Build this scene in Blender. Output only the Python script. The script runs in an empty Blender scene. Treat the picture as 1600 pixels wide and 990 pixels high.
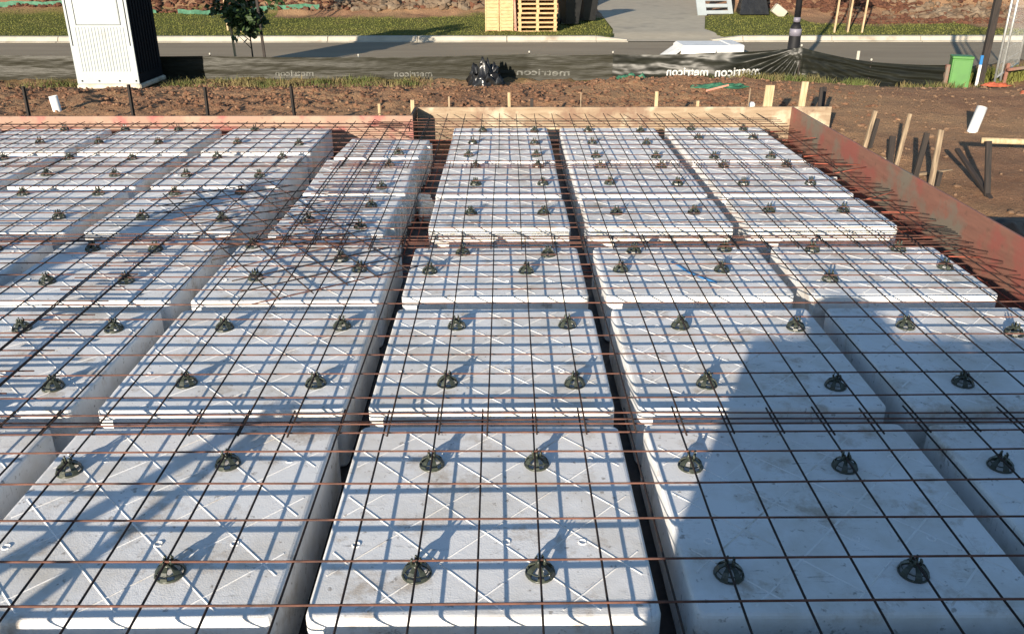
import bpy, math, random
from mathutils import Vector, Matrix, noise

random.seed(7)
R = math.radians
sc = bpy.context.scene
COL = sc.collection

# ---------------------------------------------------------------- camera
cd = bpy.data.cameras.new('camera')
cam = bpy.data.objects.new('camera', cd)
COL.objects.link(cam)
cam.location = (0, 0, 2.187)
cam.rotation_euler = (R(90 - 22.482), 0, R(-0.489))
cd.sensor_width = 36
cd.lens = 1300 / 1600 * 36
cd.shift_y = -45 / 1600
cd.clip_start = 0.05
cd.clip_end = 600
sc.camera = cam

# ---------------------------------------------------------------- light
AZ, EL = R(24), R(12.5)
w = bpy.data.worlds.new('World')
sc.world = w
w.use_nodes = True
nt = w.node_tree
sky = nt.nodes.new('ShaderNodeTexSky')
sky.sky_type = 'NISHITA'
sky.sun_disc = False
sky.sun_elevation = EL
sky.sun_rotation = math.pi + AZ
sky.air_density = 1.0
sky.dust_density = 0.2
sky.ozone_density = 2.3
bg = nt.nodes['Background']
bg.inputs['Strength'].default_value = 0.092
nt.links.new(sky.outputs[0], bg.inputs[0])

sd = bpy.data.lights.new('sun', 'SUN')
sd.energy = 5.0
sd.angle = R(0.55)
sd.color = (1.0, 0.88, 0.72)
sun = bpy.data.objects.new('sun', sd)
COL.objects.link(sun)
dv = Vector((math.sin(AZ) * math.cos(EL), math.cos(AZ) * math.cos(EL), -math.sin(EL)))
sun.rotation_euler = dv.to_track_quat('-Z', 'Y').to_euler()
sun.location = (-6, -12, 8)

sc.view_settings.view_transform = 'Standard'
sc.view_settings.look = 'None'
sc.view_settings.gamma = 1
sc.view_settings.exposure = 0.95
sc.view_settings.use_curve_mapping = False


# ================================================================ materials
def new_mat(name, rough=0.8, metal=0.0, spec=0.5):
    m = bpy.data.materials.new(name)
    m.use_nodes = True
    b = m.node_tree.nodes['Principled BSDF']
    b.inputs['Roughness'].default_value = rough
    b.inputs['Metallic'].default_value = metal
    b.inputs['Specular IOR Level'].default_value = spec
    return m, m.node_tree, b


def N(t, kind, **kw):
    n = t.nodes.new(kind)
    for k, v in kw.items():
        setattr(n, k, v)
    return n


def coords(t, scale=(1, 1, 1), rnd=True):
    tc = N(t, 'ShaderNodeTexCoord')
    mp = N(t, 'ShaderNodeMapping')
    mp.inputs['Scale'].default_value = scale
    t.links.new(tc.outputs['Object'], mp.inputs[0])
    if rnd:
        oi = N(t, 'ShaderNodeObjectInfo')
        ml = N(t, 'ShaderNodeMath', operation='MULTIPLY')
        ml.inputs[1].default_value = 37.0
        t.links.new(oi.outputs['Random'], ml.inputs[0])
        cb = N(t, 'ShaderNodeCombineXYZ')
        for i in range(3):
            t.links.new(ml.outputs[0], cb.inputs[i])
        t.links.new(cb.outputs[0], mp.inputs['Location'])
    return mp.outputs[0]


def noise_fac(t, vec, scale, lo, hi, detail=4, rough=0.55):
    n = N(t, 'ShaderNodeTexNoise')
    n.inputs['Scale'].default_value = scale
    n.inputs['Detail'].default_value = detail
    n.inputs['Roughness'].default_value = rough
    t.links.new(vec, n.inputs['Vector'])
    r = N(t, 'ShaderNodeMapRange')
    r.inputs['From Min'].default_value = lo
    r.inputs['From Max'].default_value = hi
    t.links.new(n.outputs['Fac'], r.inputs['Value'])
    return r.outputs[0], n.outputs['Fac']


def mixc(t, fac, a, b, amount=1.0):
    m = N(t, 'ShaderNodeMix', data_type='RGBA')
    if amount != 1.0:
        k = N(t, 'ShaderNodeMath', operation='MULTIPLY')
        k.inputs[1].default_value = amount
        t.links.new(fac, k.inputs[0])
        fac = k.outputs[0]
    t.links.new(fac, m.inputs[0])
    for s, v in ((6, a), (7, b)):
        if isinstance(v, tuple):
            m.inputs[s].default_value = (*v, 1)
        else:
            t.links.new(v, m.inputs[s])
    return m.outputs[2]


def bump(t, b, h, strength, dist=0.01):
    n = N(t, 'ShaderNodeBump')
    n.inputs['Strength'].default_value = strength
    n.inputs['Distance'].default_value = dist
    t.links.new(h, n.inputs['Height'])
    t.links.new(n.outputs[0], b.inputs['Normal'])


def simple(name, c1, c2, scale=8, rough=0.8, lo=0.35, hi=0.65, stretch=(1, 1, 1), bs=0.0, bd=0.01, metal=0, spec=0.5, spot=None, spot_scale=3, spot_lo=0.58, spot_hi=0.7, rnd=True):
    m, t, b = new_mat(name, rough, metal, spec)
    v = coords(t, stretch, rnd)
    f, raw = noise_fac(t, v, scale, lo, hi)
    c = mixc(t, f, c1, c2)
    if spot:
        f2, _ = noise_fac(t, v, spot_scale, spot_lo, spot_hi, 5)
        c = mixc(t, f2, c, spot)
    t.links.new(c, b.inputs['Base Color'])
    if bs:
        bump(t, b, raw, bs, bd)
    return m


M = {}
# expanded polystyrene: white beads, scuffs, brown boot dirt
m, t, b = new_mat('foam', 0.75, 0, 0.3)
v = coords(t)
f1, _ = noise_fac(t, v, 2.6, 0.46, 0.72, 6, 0.65)
c = mixc(t, f1, (0.80, 0.80, 0.79), (0.60, 0.565, 0.50), 0.9)
f2, _ = noise_fac(t, v, 4.6, 0.545, 0.68, 9, 0.72)
c = mixc(t, f2, c, (0.36, 0.27, 0.175), 0.66)
vs = coords(t, (3.0, 22.0, 3.0))
f3, _ = noise_fac(t, vs, 2.0, 0.605, 0.67, 8, 0.8)
c = mixc(t, f3, c, (0.14, 0.13, 0.12), 0.68)
f4, _ = noise_fac(t, v, 30, 0.64, 0.71, 4)
c = mixc(t, f4, c, (0.2, 0.17, 0.14), 0.65)
vs2 = coords(t, (26.0, 2.4, 3.0))
f5, _ = noise_fac(t, vs2, 2.0, 0.625, 0.69, 8, 0.8)
c = mixc(t, f5, c, (0.2, 0.17, 0.14), 0.55)
t.links.new(c, b.inputs['Base Color'])
vo = N(t, 'ShaderNodeTexVoronoi')
vo.inputs['Scale'].default_value = 190
t.links.new(v, vo.inputs['Vector'])
f6, raw6 = noise_fac(t, v, 24, 0.3, 0.7, 4)
ad = N(t, 'ShaderNodeMath', operation='ADD')
t.links.new(vo.outputs['Distance'], ad.inputs[0])
ml = N(t, 'ShaderNodeMath', operation='MULTIPLY')
ml.inputs[1].default_value = 2.0
t.links.new(raw6, ml.inputs[0])
t.links.new(ml.outputs[0], ad.inputs[1])
bump(t, b, ad.outputs[0], 0.13, 0.004)
M['foam'] = m

# cut foam faces: torn beads, yellowish
M['foam_cut'] = simple('foam_cut', (0.84, 0.83, 0.79), (0.62, 0.57, 0.47), 30, 0.9, 0.42, 0.66, (1, 1, 1.6), 0.9, 0.012)
# rusty reinforcing wire
M['rust'] = simple('rust', (0.165, 0.075, 0.053), (0.065, 0.034, 0.027), 14, 0.75, 0.35, 0.65, bs=0.15, bd=0.002, spec=0.25)
M['rust_bright'] = simple('rust_bright', (0.44, 0.12, 0.075), (0.22, 0.07, 0.045), 14, 0.8, 0.35, 0.65, spec=0.25)
M['rust_dark'] = simple('rust_dark', (0.036, 0.022, 0.018), (0.018, 0.014, 0.013), 14, 0.7, 0.35, 0.65, spec=0.25)  # same steel as rust, with the bars' shaded side put into the colour
M['chair'] = simple('chair_plastic', (0.028, 0.034, 0.026), (0.055, 0.064, 0.046), 30, 0.32, spec=0.5)
M['membrane'] = simple('membrane', (0.012, 0.012, 0.013), (0.035, 0.022, 0.017), 5, 0.5, 0.4, 0.68, bs=0.5, bd=0.03)
M['black_sheet'] = simple('black_sheet', (0.010, 0.010, 0.010), (0.018, 0.017, 0.016), 5, 0.6, bs=0.4, bd=0.03, spec=0.15)
M['black_film'] = simple('black_film', (0.012, 0.012, 0.013), (0.02, 0.02, 0.02), 5, 0.25, bs=0.4, bd=0.03)


def ply(name, c1, c2, spot, stretch, extra=None, rough=0.7, spot2=None):
    m, t, b = new_mat(name, rough, 0, 0.3)
    v = coords(t, stretch)
    f, raw = noise_fac(t, v, 5, 0.3, 0.7, 6, 0.65)
    c = mixc(t, f, c1, c2)
    v2 = coords(t, (1, 1, 1))
    f2, _ = noise_fac(t, v2, 2.9, 0.50, 0.60, 6)
    c = mixc(t, f2, c, spot, 0.8)
    if spot2:
        f3, _ = noise_fac(t, v2, 1.9, 0.52, 0.62, 7, 0.62)
        c = mixc(t, f3, c, spot2, 0.85)
    f4, _ = noise_fac(t, v2, 16, 0.62, 0.75, 6)
    c = mixc(t, f4, c, extra or (0.12, 0.07, 0.05), 0.6)
    t.links.new(c, b.inputs['Base Color'])
    bump(t, b, raw, 0.25, 0.004)
    return m


M['ply_pale'] = ply('ply_pale', (0.36, 0.28, 0.19), (0.24, 0.165, 0.105), (0.50, 0.43, 0.31), (0.6, 1, 6), spot2=(0.20, 0.12, 0.08))
M['ply_pink'] = ply('ply_pink', (0.33, 0.195, 0.150), (0.30, 0.205, 0.145), (0.36, 0.10, 0.095), (0.6, 1, 8), spot2=(0.37, 0.26, 0.19))
M['ply_red'] = ply('ply_red', (0.26, 0.125, 0.09), (0.19, 0.092, 0.068), (0.27, 0.085, 0.068), (1, 0.5, 5), spot2=(0.17, 0.155, 0.12))
M['ply_dark'] = ply('ply_dark', (0.07, 0.045, 0.035), (0.04, 0.03, 0.025), (0.08, 0.05, 0.04), (1, 0.5, 5))  # return board's unlit face put into its colour
M['timber'] = simple('timber', (0.55, 0.42, 0.26), (0.36, 0.26, 0.15), 6, 0.8, 0.35, 0.65, (6, 6, 0.7), 0.3, 0.004, spec=0.2)
M['timber_grey'] = simple('timber_grey', (0.34, 0.26, 0.17), (0.14, 0.10, 0.07), 6, 0.85, 0.35, 0.65, (9, 9, 0.8), 0.4, 0.004, spec=0.2)
M['timber_dark'] = simple('timber_dark', (0.035, 0.025, 0.02), (0.014, 0.012, 0.011), 6, 0.8, 0.35, 0.65, (9, 9, 0.8))
M['pallet'] = simple('pallet', (0.62, 0.42, 0.22), (0.45, 0.29, 0.15), 7, 0.8, 0.35, 0.65, (1, 3, 3), 0.2, 0.004, spec=0.2)
M['pvc'] = simple('pvc', (0.80, 0.79, 0.76), (0.68, 0.66, 0.60), 6, 0.35, spot=(0.4, 0.3, 0.22), spot_lo=0.64, spot_hi=0.75)
M['toilet_white'] = simple('toilet_white', (0.335, 0.372, 0.385), (0.30, 0.335, 0.345), 3, 0.5, spot=(0.27, 0.28, 0.27), spot_lo=0.62, spot_hi=0.8)
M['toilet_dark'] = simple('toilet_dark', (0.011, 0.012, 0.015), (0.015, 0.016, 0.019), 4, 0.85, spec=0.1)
M['skid'] = simple('skid', (0.62, 0.56, 0.44), (0.42, 0.36, 0.27), 6, 0.8)
M['fence_film'] = simple('fence_film', (0.018, 0.017, 0.011), (0.026, 0.025, 0.016), 5, 0.46, 0.35, 0.65, (0.7, 1, 9), 0.3, 0.02, spec=0.22, rnd=False)
M['fence_black'] = simple('fence_black', (0.009, 0.010, 0.008), (0.017, 0.018, 0.013), 3, 0.40, 0.35, 0.65, (0.5, 1, 6), 0.12, 0.03, spec=0.26, rnd=False)
M['fence_text'] = simple('fence_text', (0.5, 0.5, 0.48), (0.3, 0.3, 0.28), 20, 0.6, 0.4, 0.7)
M['fence_text_faint'] = simple('fence_text_faint', (0.13, 0.13, 0.11), (0.035, 0.035, 0.028), 22, 0.6, 0.4, 0.62)
M['galv'] = simple('galvanised', (0.50, 0.51, 0.50), (0.36, 0.37, 0.36), 9, 0.45, metal=0.6)
M['post_cap'] = simple('post_cap', (0.45, 0.43, 0.38), (0.38, 0.36, 0.3), 9, 0.6)
M['green_box'] = simple('green_box', (0.055, 0.19, 0.03), (0.045, 0.155, 0.028), 4, 0.5)
M['blue'] = simple('blue_paint', (0.02, 0.17, 0.42), (0.018, 0.14, 0.36), 6, 0.6)
M['orange'] = simple('orange_plastic', (0.42, 0.10, 0.045), (0.34, 0.08, 0.04), 6, 0.6, spot=(0.3, 0.14, 0.08))
M['pink_stick'] = simple('pink_paint', (0.70, 0.30, 0.22), (0.6, 0.25, 0.18), 6, 0.7)
M['green_cloth'] = simple('green_cloth', (0.016, 0.095, 0.05), (0.05, 0.17, 0.10), 8, 0.7, bs=0.3, bd=0.02)
M['lamp_black'] = simple('lamp_black', (0.010, 0.010, 0.012), (0.015, 0.015, 0.017), 6, 0.6, spec=0.2)
M['lamp_band'] = simple('lamp_band', (0.20, 0.19, 0.23), (0.16, 0.15, 0.19), 6, 0.5)
M['white_sheet'] = simple('white_sheet', (0.80, 0.79, 0.76), (0.7, 0.69, 0.66), 5, 0.6, bs=0.5, bd=0.03)
M['bin_black'] = simple('bin_black', (0.012, 0.012, 0.013), (0.02, 0.02, 0.02), 5, 0.5)
M['asphalt'] = simple('asphalt', (0.29, 0.24, 0.168), (0.245, 0.20, 0.142), 1.2, 0.95, spec=0.15, bs=0.0, spot=(0.31, 0.256, 0.182), spot_scale=0.5, spot_lo=0.5, spot_hi=0.7, stretch=(0.35, 1.6, 1), rnd=False)
M['concrete'] = simple('concrete', (0.46, 0.42, 0.34), (0.36, 0.33, 0.27), 2.5, 0.9, spot=(0.26, 0.22, 0.17), spot_scale=1.2, rnd=False)
M['driveway'] = simple('driveway', (0.44, 0.385, 0.285), (0.38, 0.33, 0.245), 3, 0.9, spot=(0.29, 0.26, 0.20), spot_scale=0.8, rnd=False)
M['clod'] = simple('clod', (0.205, 0.112, 0.068), (0.125, 0.066, 0.042), 3, 0.95, 0.35, 0.65, spec=0.1, rnd=False, spot=(0.34, 0.215, 0.13), spot_scale=5)
M['crumb'] = simple('crumb', (0.22, 0.14, 0.088), (0.13, 0.082, 0.054), 3, 0.95, 0.35, 0.65, spec=0.1, rnd=False)
M['rubble'] = simple('rubble', (0.20, 0.155, 0.11), (0.12, 0.078, 0.05), 1.5, 0.95, 0.35, 0.65, spec=0.1, rnd=False)
M['bark_mulch'] = simple('bark_mulch', (0.135, 0.062, 0.038), (0.08, 0.038, 0.026), 2.5, 0.95, 0.35, 0.65, spec=0.1, rnd=False)
M['grass'] = simple('grass', (0.115, 0.130, 0.028), (0.17, 0.165, 0.045), 1.2, 0.8, 0.35, 0.65, spec=0.2, rnd=False)
M['dry_grass'] = simple('dry_grass', (0.20, 0.155, 0.07), (0.085, 0.105, 0.03), 1.8, 0.8, 0.4, 0.6, spec=0.2, rnd=False)
M['leaf'] = simple('leaf', (0.032, 0.055, 0.018), (0.05, 0.085, 0.025), 6, 0.5, 0.35, 0.65, spec=0.4)
M['trunk'] = simple('trunk', (0.10, 0.075, 0.05), (0.06, 0.045, 0.03), 20, 0.9)

# soil / grass ground: mask comes from where turf grows
m, t, b = new_mat('soil', 0.95, 0, 0.1)
v = coords(t, (1, 1, 1), False)
f, raw = noise_fac(t, v, 2.2, 0.35, 0.65, 8, 0.65)
c = mixc(t, f, (0.36, 0.205, 0.118), (0.24, 0.130, 0.076))
f2, raw2 = noise_fac(t, v, 22, 0.55, 0.72, 6, 0.7)
c = mixc(t, f2, c, (0.46, 0.31, 0.195), 0.6)
fb, _ = noise_fac(t, v, 0.45, 0.42, 0.60, 4)
c = mixc(t, fb, c, (0.40, 0.25, 0.138), 0.7)
fg, rawg = noise_fac(t, v, 9, 0.3, 0.7, 8, 0.7)
g = mixc(t, fg, (0.085, 0.105, 0.022), (0.16, 0.155, 0.045))
fg2, _ = noise_fac(t, v, 0.9, 0.52, 0.72, 4)
g = mixc(t, fg2, g, (0.20, 0.165, 0.06), 0.5)
at = N(t, 'ShaderNodeAttribute', attribute_name='turf')
c = mixc(t, at.outputs['Fac'], c, g)
t.links.new(c, b.inputs['Base Color'])
bump(t, b, raw2, 1.0, 0.05)
M['soil'] = m


# ================================================================ mesh helpers
class MB:
    def __init__(s):
        s.v = []
        s.f = []

    def add(s, vs, fs):
        o = len(s.v)
        s.v += [tuple(p) for p in vs]
        s.f += [tuple(i + o for i in q) for q in fs]

    def box(s, x0, x1, y0, y1, z0, z1, bev=0.0, mat=None):
        if bev <= 0:
            vs = [(x, y, z) for z in (z0, z1) for y in (y0, y1) for x in (x0, x1)]
            fs = [(0, 2, 3, 1), (4, 5, 7, 6), (0, 1, 5, 4), (2, 6, 7, 3), (0, 4, 6, 2), (1, 3, 7, 5)]
        else:
            e = bev
            rings = []
            for z, i in ((z0, e), (z0 + e, 0), (z1 - e, 0), (z1, e)):
                a, bb, cc, d = x0 + i, x1 - i, y0 + i, y1 - i
                k = e
                rings.append([(a + k, cc, z), (bb - k, cc, z), (bb, cc + k, z), (bb, d - k, z), (bb - k, d, z), (a + k, d, z), (a, d - k, z), (a, cc + k, z)])
            vs = [p for r in rings for p in r]
            fs = []
            for j in range(3):
                for i in range(8):
                    fs.append((j * 8 + i, j * 8 + (i + 1) % 8, j * 8 + 8 + (i + 1) % 8, j * 8 + 8 + i))
            fs.append(tuple(reversed(range(8))))
            fs.append(tuple(range(24, 32)))
        if mat:
            vs = [mat @ Vector(p) for p in vs]
        s.add(vs, fs)
        return s

    def tube(s, pts, rad, n=6, caps=True):
        pts = [Vector(p) for p in pts]
        rs = rad if isinstance(rad, (list, tuple)) else [rad] * len(pts)
        vs = []
        fs = []
        for i, p in enumerate(pts):
            d = (pts[min(i + 1, len(pts) - 1)] - pts[max(i - 1, 0)]).normalized()
            up = Vector((0, 0, 1)) if abs(d.z) < 0.95 else Vector((0, 1, 0))
            a = d.cross(up).normalized()
            c = a.cross(d).normalized()
            for k in range(n):
                th = 2 * math.pi * (k + 0.5) / n
                vs.append(p + (a * math.cos(th) + c * math.sin(th)) * rs[i])
        for i in range(len(pts) - 1):
            for k in range(n):
                fs.append((i * n + k, i * n + (k + 1) % n, (i + 1) * n + (k + 1) % n, (i + 1) * n + k))
        if caps:
            fs.append(tuple(reversed(range(n))))
            fs.append(tuple((len(pts) - 1) * n + k for k in range(n)))
        s.add(vs, fs)
        return s

    def ring(s, r, tr, z=0.0, n=16, k=5, cx=0, cy=0):
        vs = []
        fs = []
        for i in range(n):
            a = 2 * math.pi * i / n
            for j in range(k):
                b_ = 2 * math.pi * j / k
                rr = r + tr * math.cos(b_)
                vs.append((cx + rr * math.cos(a), cy + rr * math.sin(a), z + tr * math.sin(b_)))
        for i in range(n):
            for j in range(k):
                fs.append((i * k + j, ((i + 1) % n) * k + j, ((i + 1) % n) * k + (j + 1) % k, i * k + (j + 1) % k))
        s.add(vs, fs)
        return s

    def lathe(s, prof, n=12, cx=0, cy=0):
        vs = []
        fs = []
        for r, z in prof:
            for i in range(n):
                a = 2 * math.pi * i / n
                vs.append((cx + r * math.cos(a), cy + r * math.sin(a), z))
        for j in range(len(prof) - 1):
            for i in range(n):
                fs.append((j * n + i, j * n + (i + 1) % n, (j + 1) * n + (i + 1) % n, (j + 1) * n + i))
        fs.append(tuple(reversed(range(n))))
        fs.append(tuple((len(prof) - 1) * n + i for i in range(n)))
        s.add(vs, fs)
        return s

    def mesh(s, name, mat, smooth=False):
        me = bpy.data.meshes.new(name)
        me.from_pydata(s.v, [], s.f)
        me.materials.append(M[mat])
        if smooth:
            me.polygons.foreach_set('use_smooth', [True] * len(me.polygons))
        me.update()
        return me

    def build(s, name, mat, parent=None, smooth=False):
        return link(name, s.mesh(name, mat, smooth), parent)


def link(name, me, parent=None):
    o = bpy.data.objects.new(name, me)
    COL.objects.link(o)
    if parent:
        o.parent = parent
    return o


def tag(o, label, cat, group=None):
    o['label'] = label
    o['category'] = cat
    if group:
        o['group'] = group
    return o


def thing(name, label, cat, loc=(0, 0, 0), rot=(0, 0, 0), group=None):
    o = bpy.data.objects.new(name, None)
    o.empty_display_size = 0.1
    COL.objects.link(o)
    o.location = loc
    o.rotation_euler = rot
    return tag(o, label, cat, group)


def fbm(x, y, s, o=4, seed=0.0):
    a, r = 1.0, 0.0
    for i in range(o):
        r += a * noise.noise(Vector((x * s, y * s, seed + i * 7.3)))
        a *= 0.5
        s *= 2.03
    return r


def sstep(a, b_, x):
    k = min(1, max(0, (x - a) / (b_ - a)))
    return k * k * (3 - 2 * k)


ORD = ['', 'first', 'second', 'third', 'fourth', 'fifth', 'sixth', 'seventh', 'eighth', 'ninth']

# ================================================================ ground
YB, YL, XR = 9.85, 9.38, 3.38        # pale board, pink board, red board lines


DRIVE = [(23.1, 2.75, 6.35), (23.4, 2.85, 6.2), (24.0, 3.0, 5.95), (25.2, 3.15, 5.82), (28, 3.2, 6.45), (31, 3.26, 7.1), (35, 3.35, 8.0), (38.2, 3.42, 8.75), (52, 3.8, 12)]


def on_drive(x, y, m=0.0):
    for a, b in zip(DRIVE, DRIVE[1:]):
        if a[0] <= y <= b[0]:
            u = (y - a[0]) / (b[0] - a[0])
            return a[1] + (b[1] - a[1]) * u - m < x < a[2] + (b[2] - a[2]) * u + m
    return False


def drive_z(y):
    return -0.235 + 0.115 * sstep(23.1, 24.6, y) + 0.13 * sstep(24, 30, y) + 0.3 * sstep(36, 50, y)


def drive_mask(x, y):
    if y < 22:
        return 0.0
    xl = 3.1 + (y - 25) * 0.02
    xr = 5.8 + (y - 25) * 0.22
    return sstep(-1.2, 0.2, x - xl) * sstep(-1.2, 0.2, xr - x)


def height(x, y):
    slab = (x < XR + 0.05 and y < YB + 0.02 and (x > -1.1 or y < YL + 0.03))
    if slab:
        return -0.03
    if y < 17:
        z = 0.06 + 0.05 * sstep(10, 12, y) - 0.28 * sstep(12.8, 15.0, y)
        z += 0.20 * math.exp(-((x - 2.9) / 2.0) ** 2 - ((y - 13.9) / 0.7) ** 2)
        z += 0.10 * math.exp(-((x - 5.06) / 0.9) ** 2 - ((y - 14.6) / 0.8) ** 2)
        z -= 0.06 * math.exp(-((x + 6.8) / 1.0) ** 2 - ((y - 14.4) / 0.5) ** 2)
        z += 0.25 * sstep(8.3, 10.5, x) * sstep(12, 14, y)
        z -= 0.07 * (1 - sstep(3.5, 4.6, x)) * (1 - sstep(9.6, 10.2, y)) * (x > 0)
        rough = 1 - 0.75 * sstep(3.6, 4.6, x) * (1 - sstep(13.5, 14.5, y))
        edge = 1.0
        z += edge * rough * (0.045 * fbm(x, y, 2.2, 3, 1.0) + 0.030 * fbm(x, y, 7.0, 3, 5.0))
        z += 0.008 * fbm(x, y, 14, 3, 9.0)
        return z
    if y < 17.8:
        return -0.20 + 0.01 * fbm(x, y, 3, 2)
    if y < 23.3:
        return -0.32
    if on_drive(x, y, -0.06):
        return drive_z(y) - 0.05
    z = -0.135 + 0.14 * sstep(24, 30, y) + 0.012 * fbm(x, y, 2.5, 3)
    bank = sstep(28.2 + 0.9 * noise.noise(Vector((x * 0.15, 3.1, 0))), 36, y)
    k = 1 - drive_mask(x, y)
    z += bank * k * (2.6 + 0.35 * fbm(x, y, 0.35, 3, 2.0))
    z += k * sstep(28, 29, y) * (0.10 * fbm(x, y, 1.1, 4, 3.0))
    return z


def turf(x, y):
    if y < 14.8:
        return 0.0
    if y < 18.6:
        e = fbm(x, y, 1.5, 3, 4.0) * 0.5
        return sstep(15.5, 16.6, y + e) if x < 7 else 0.25
    n = 1.3 * noise.noise(Vector((x * 0.2, 0.3, 4))) + 0.5 * fbm(x, y, 1.2, 3, 6)
    top = 28.4
    if x > 9.5:
        top = 26.4
    if x > 14:
        top = 25.0
    if x < -7.5:
        top = 29.5
    return 1 - sstep(top - 0.5 + n, top + 0.5 + n, y)


def rng(a, b_, st):
    n = max(1, int(round((b_ - a) / st)))
    return [a + (b_ - a) * i / n for i in range(n)]


xs = rng(-150, -60, 15) + rng(-60, -20, 2) + rng(-20, -11, 0.4) + rng(-11, 11, 0.065) + rng(11, 20, 0.3) + rng(20, 60, 2) + rng(60, 150, 15) + [150]
ys = rng(-60, -4, 4) + rng(-4, 4, 0.5) + rng(4, 9.3, 0.09) + rng(9.3, 16, 0.055) + rng(16, 23.2, 0.3) + rng(23.2, 31, 0.13) + rng(31, 40, 0.4) + rng(40, 200, 8) + [200]
gv, gt = [], []
for y in ys:
    for x in xs:
        gv.append((x, y, height(x, y)))
        gt.append(turf(x, y))
nx = len(xs)
gf = [(j * nx + i, j * nx + i + 1, (j + 1) * nx + i + 1, (j + 1) * nx + i) for j in range(len(ys) - 1) for i in range(nx - 1)]
me = bpy.data.meshes.new('ground')
me.from_pydata(gv, [], gf)
me.materials.append(M['soil'])
a = me.attributes.new('turf', 'FLOAT', 'POINT')
a.data.foreach_set('value', gt)
me.polygons.foreach_set('use_smooth', [True] * len(me.polygons))
go = link('ground', me)
go['kind'] = 'structure'

rd = MB().box(-150, 150, 18.0, 23.1, -0.6, -0.25).build('road', 'asphalt')
rd['kind'] = 'structure'

# far kerb in separate concrete lengths, each a real step above the gutter
kb = bpy.data.objects.new('kerb', None)
COL.objects.link(kb)
kb['kind'] = 'structure'


def kerb_stone(x0, x1, z1=-0.115, z1b=None):
    z1b = z1 if z1b is None else z1b
    mb = MB()
    prof = [(23.06, -0.4), (23.06, -0.235), (23.16, -0.225), (23.20, None), (23.23, None), (23.45, None), (23.45, -0.4)]
    vs = []
    for x, z in ((x0, z1), (x1, z1b)):
        zz = [-0.4, -0.235, -0.225, z - 0.03, z, z, -0.4]
        vs += [(x, p[0], q) for p, q in zip(prof, zz)]
    n = 7
    fs = [(i, (i + 1) % n, n + (i + 1) % n, n + i) for i in range(n)]
    fs = [tuple(reversed(q)) for q in fs] + [tuple(range(n)), tuple(reversed(range(n, 2 * n)))]
    mb.add(vs, fs)
    return mb.build('kerb_stone', 'concrete', kb)


x = 2.45
while x > -40:
    kerb_stone(x - 2.38, x)
    x -= 2.4
kerb_stone(2.46, 3.3, -0.115, -0.2)
kerb_stone(5.6, 6.4, -0.2, -0.115)
x = 6.42
while x < 44:
    kerb_stone(x, x + 2.38)
    x += 2.4
nk = MB().box(-150, 150, 17.7, 17.997, -0.6, -0.19, 0.02).build('near_kerb', 'concrete')
nk['kind'] = 'structure'

# driveway sheet follows its own gentle fall to the gutter
rows = [(23.1 + 0.25 * k,) for k in range(8)] + [(25.2 + 1.2 * k,) for k in range(12)] + [(52,)]
full = []
for (y,) in rows:
    for a, b_ in zip(DRIVE, DRIVE[1:]):
        if a[0] <= y <= b_[0]:
            u = (y - a[0]) / (b_[0] - a[0])
            full.append((y, a[1] + (b_[1] - a[1]) * u, a[2] + (b_[2] - a[2]) * u))
            break
rows = full
mb = MB()
vs = []
for y, xl, xr in rows:
    for k in range(9):
        xx = xl + (xr - xl) * k / 8
        vs.append((xx, y, drive_z(y)))
mb.add(vs, [(j * 9 + i, j * 9 + i + 1, (j + 1) * 9 + i + 1, (j + 1) * 9 + i) for j in range(len(rows) - 1) for i in range(8)])
dr = mb.build('driveway', 'driveway', None, True)
dr['kind'] = 'structure'

# black membrane below the pods, wrinkled
mb = MB()
mx = rng(-9.5, XR - 0.02, 0.16) + [XR - 0.02]
my = rng(-2.2, YB - 0.02, 0.16) + [YB - 0.02]
vs = [(x, y, 0.0 - 0.008 * abs(fbm(x, y, 3, 2))) for y in my for x in mx]
n = len(mx)
fs = []
for j in range(len(my) - 1):
    for i in range(n - 1):
        if mx[i] < -1.06 and my[j + 1] > YL:
            continue
        fs.append((j * n + i, j * n + i + 1, (j + 1) * n + i + 1, (j + 1) * n + i))
mb.add(vs, fs)
tag(mb.build('plastic_membrane', 'membrane'), 'black plastic membrane on the ground under the white foam pods', 'membrane')

# ================================================================ foam pods
PH = 0.30


def rrect(w_, l_, rad, ins, z, seg=4):
    out = []
    hw, hl = w_ / 2 - ins, l_ / 2 - ins
    r = max(rad - ins, 0.004)
    for cx, cy, a0 in ((hw - r, -hl + r, -90), (hw - r, hl - r, 0), (-hw + r, hl - r, 90), (-hw + r, -hl + r, 180)):
        for k in range(seg + 1):
            a_ = R(a0 + 90 * k / seg)
            out.append((cx + r * math.cos(a_), cy + r * math.sin(a_), z))
    return out


pod_cache = {}


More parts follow.
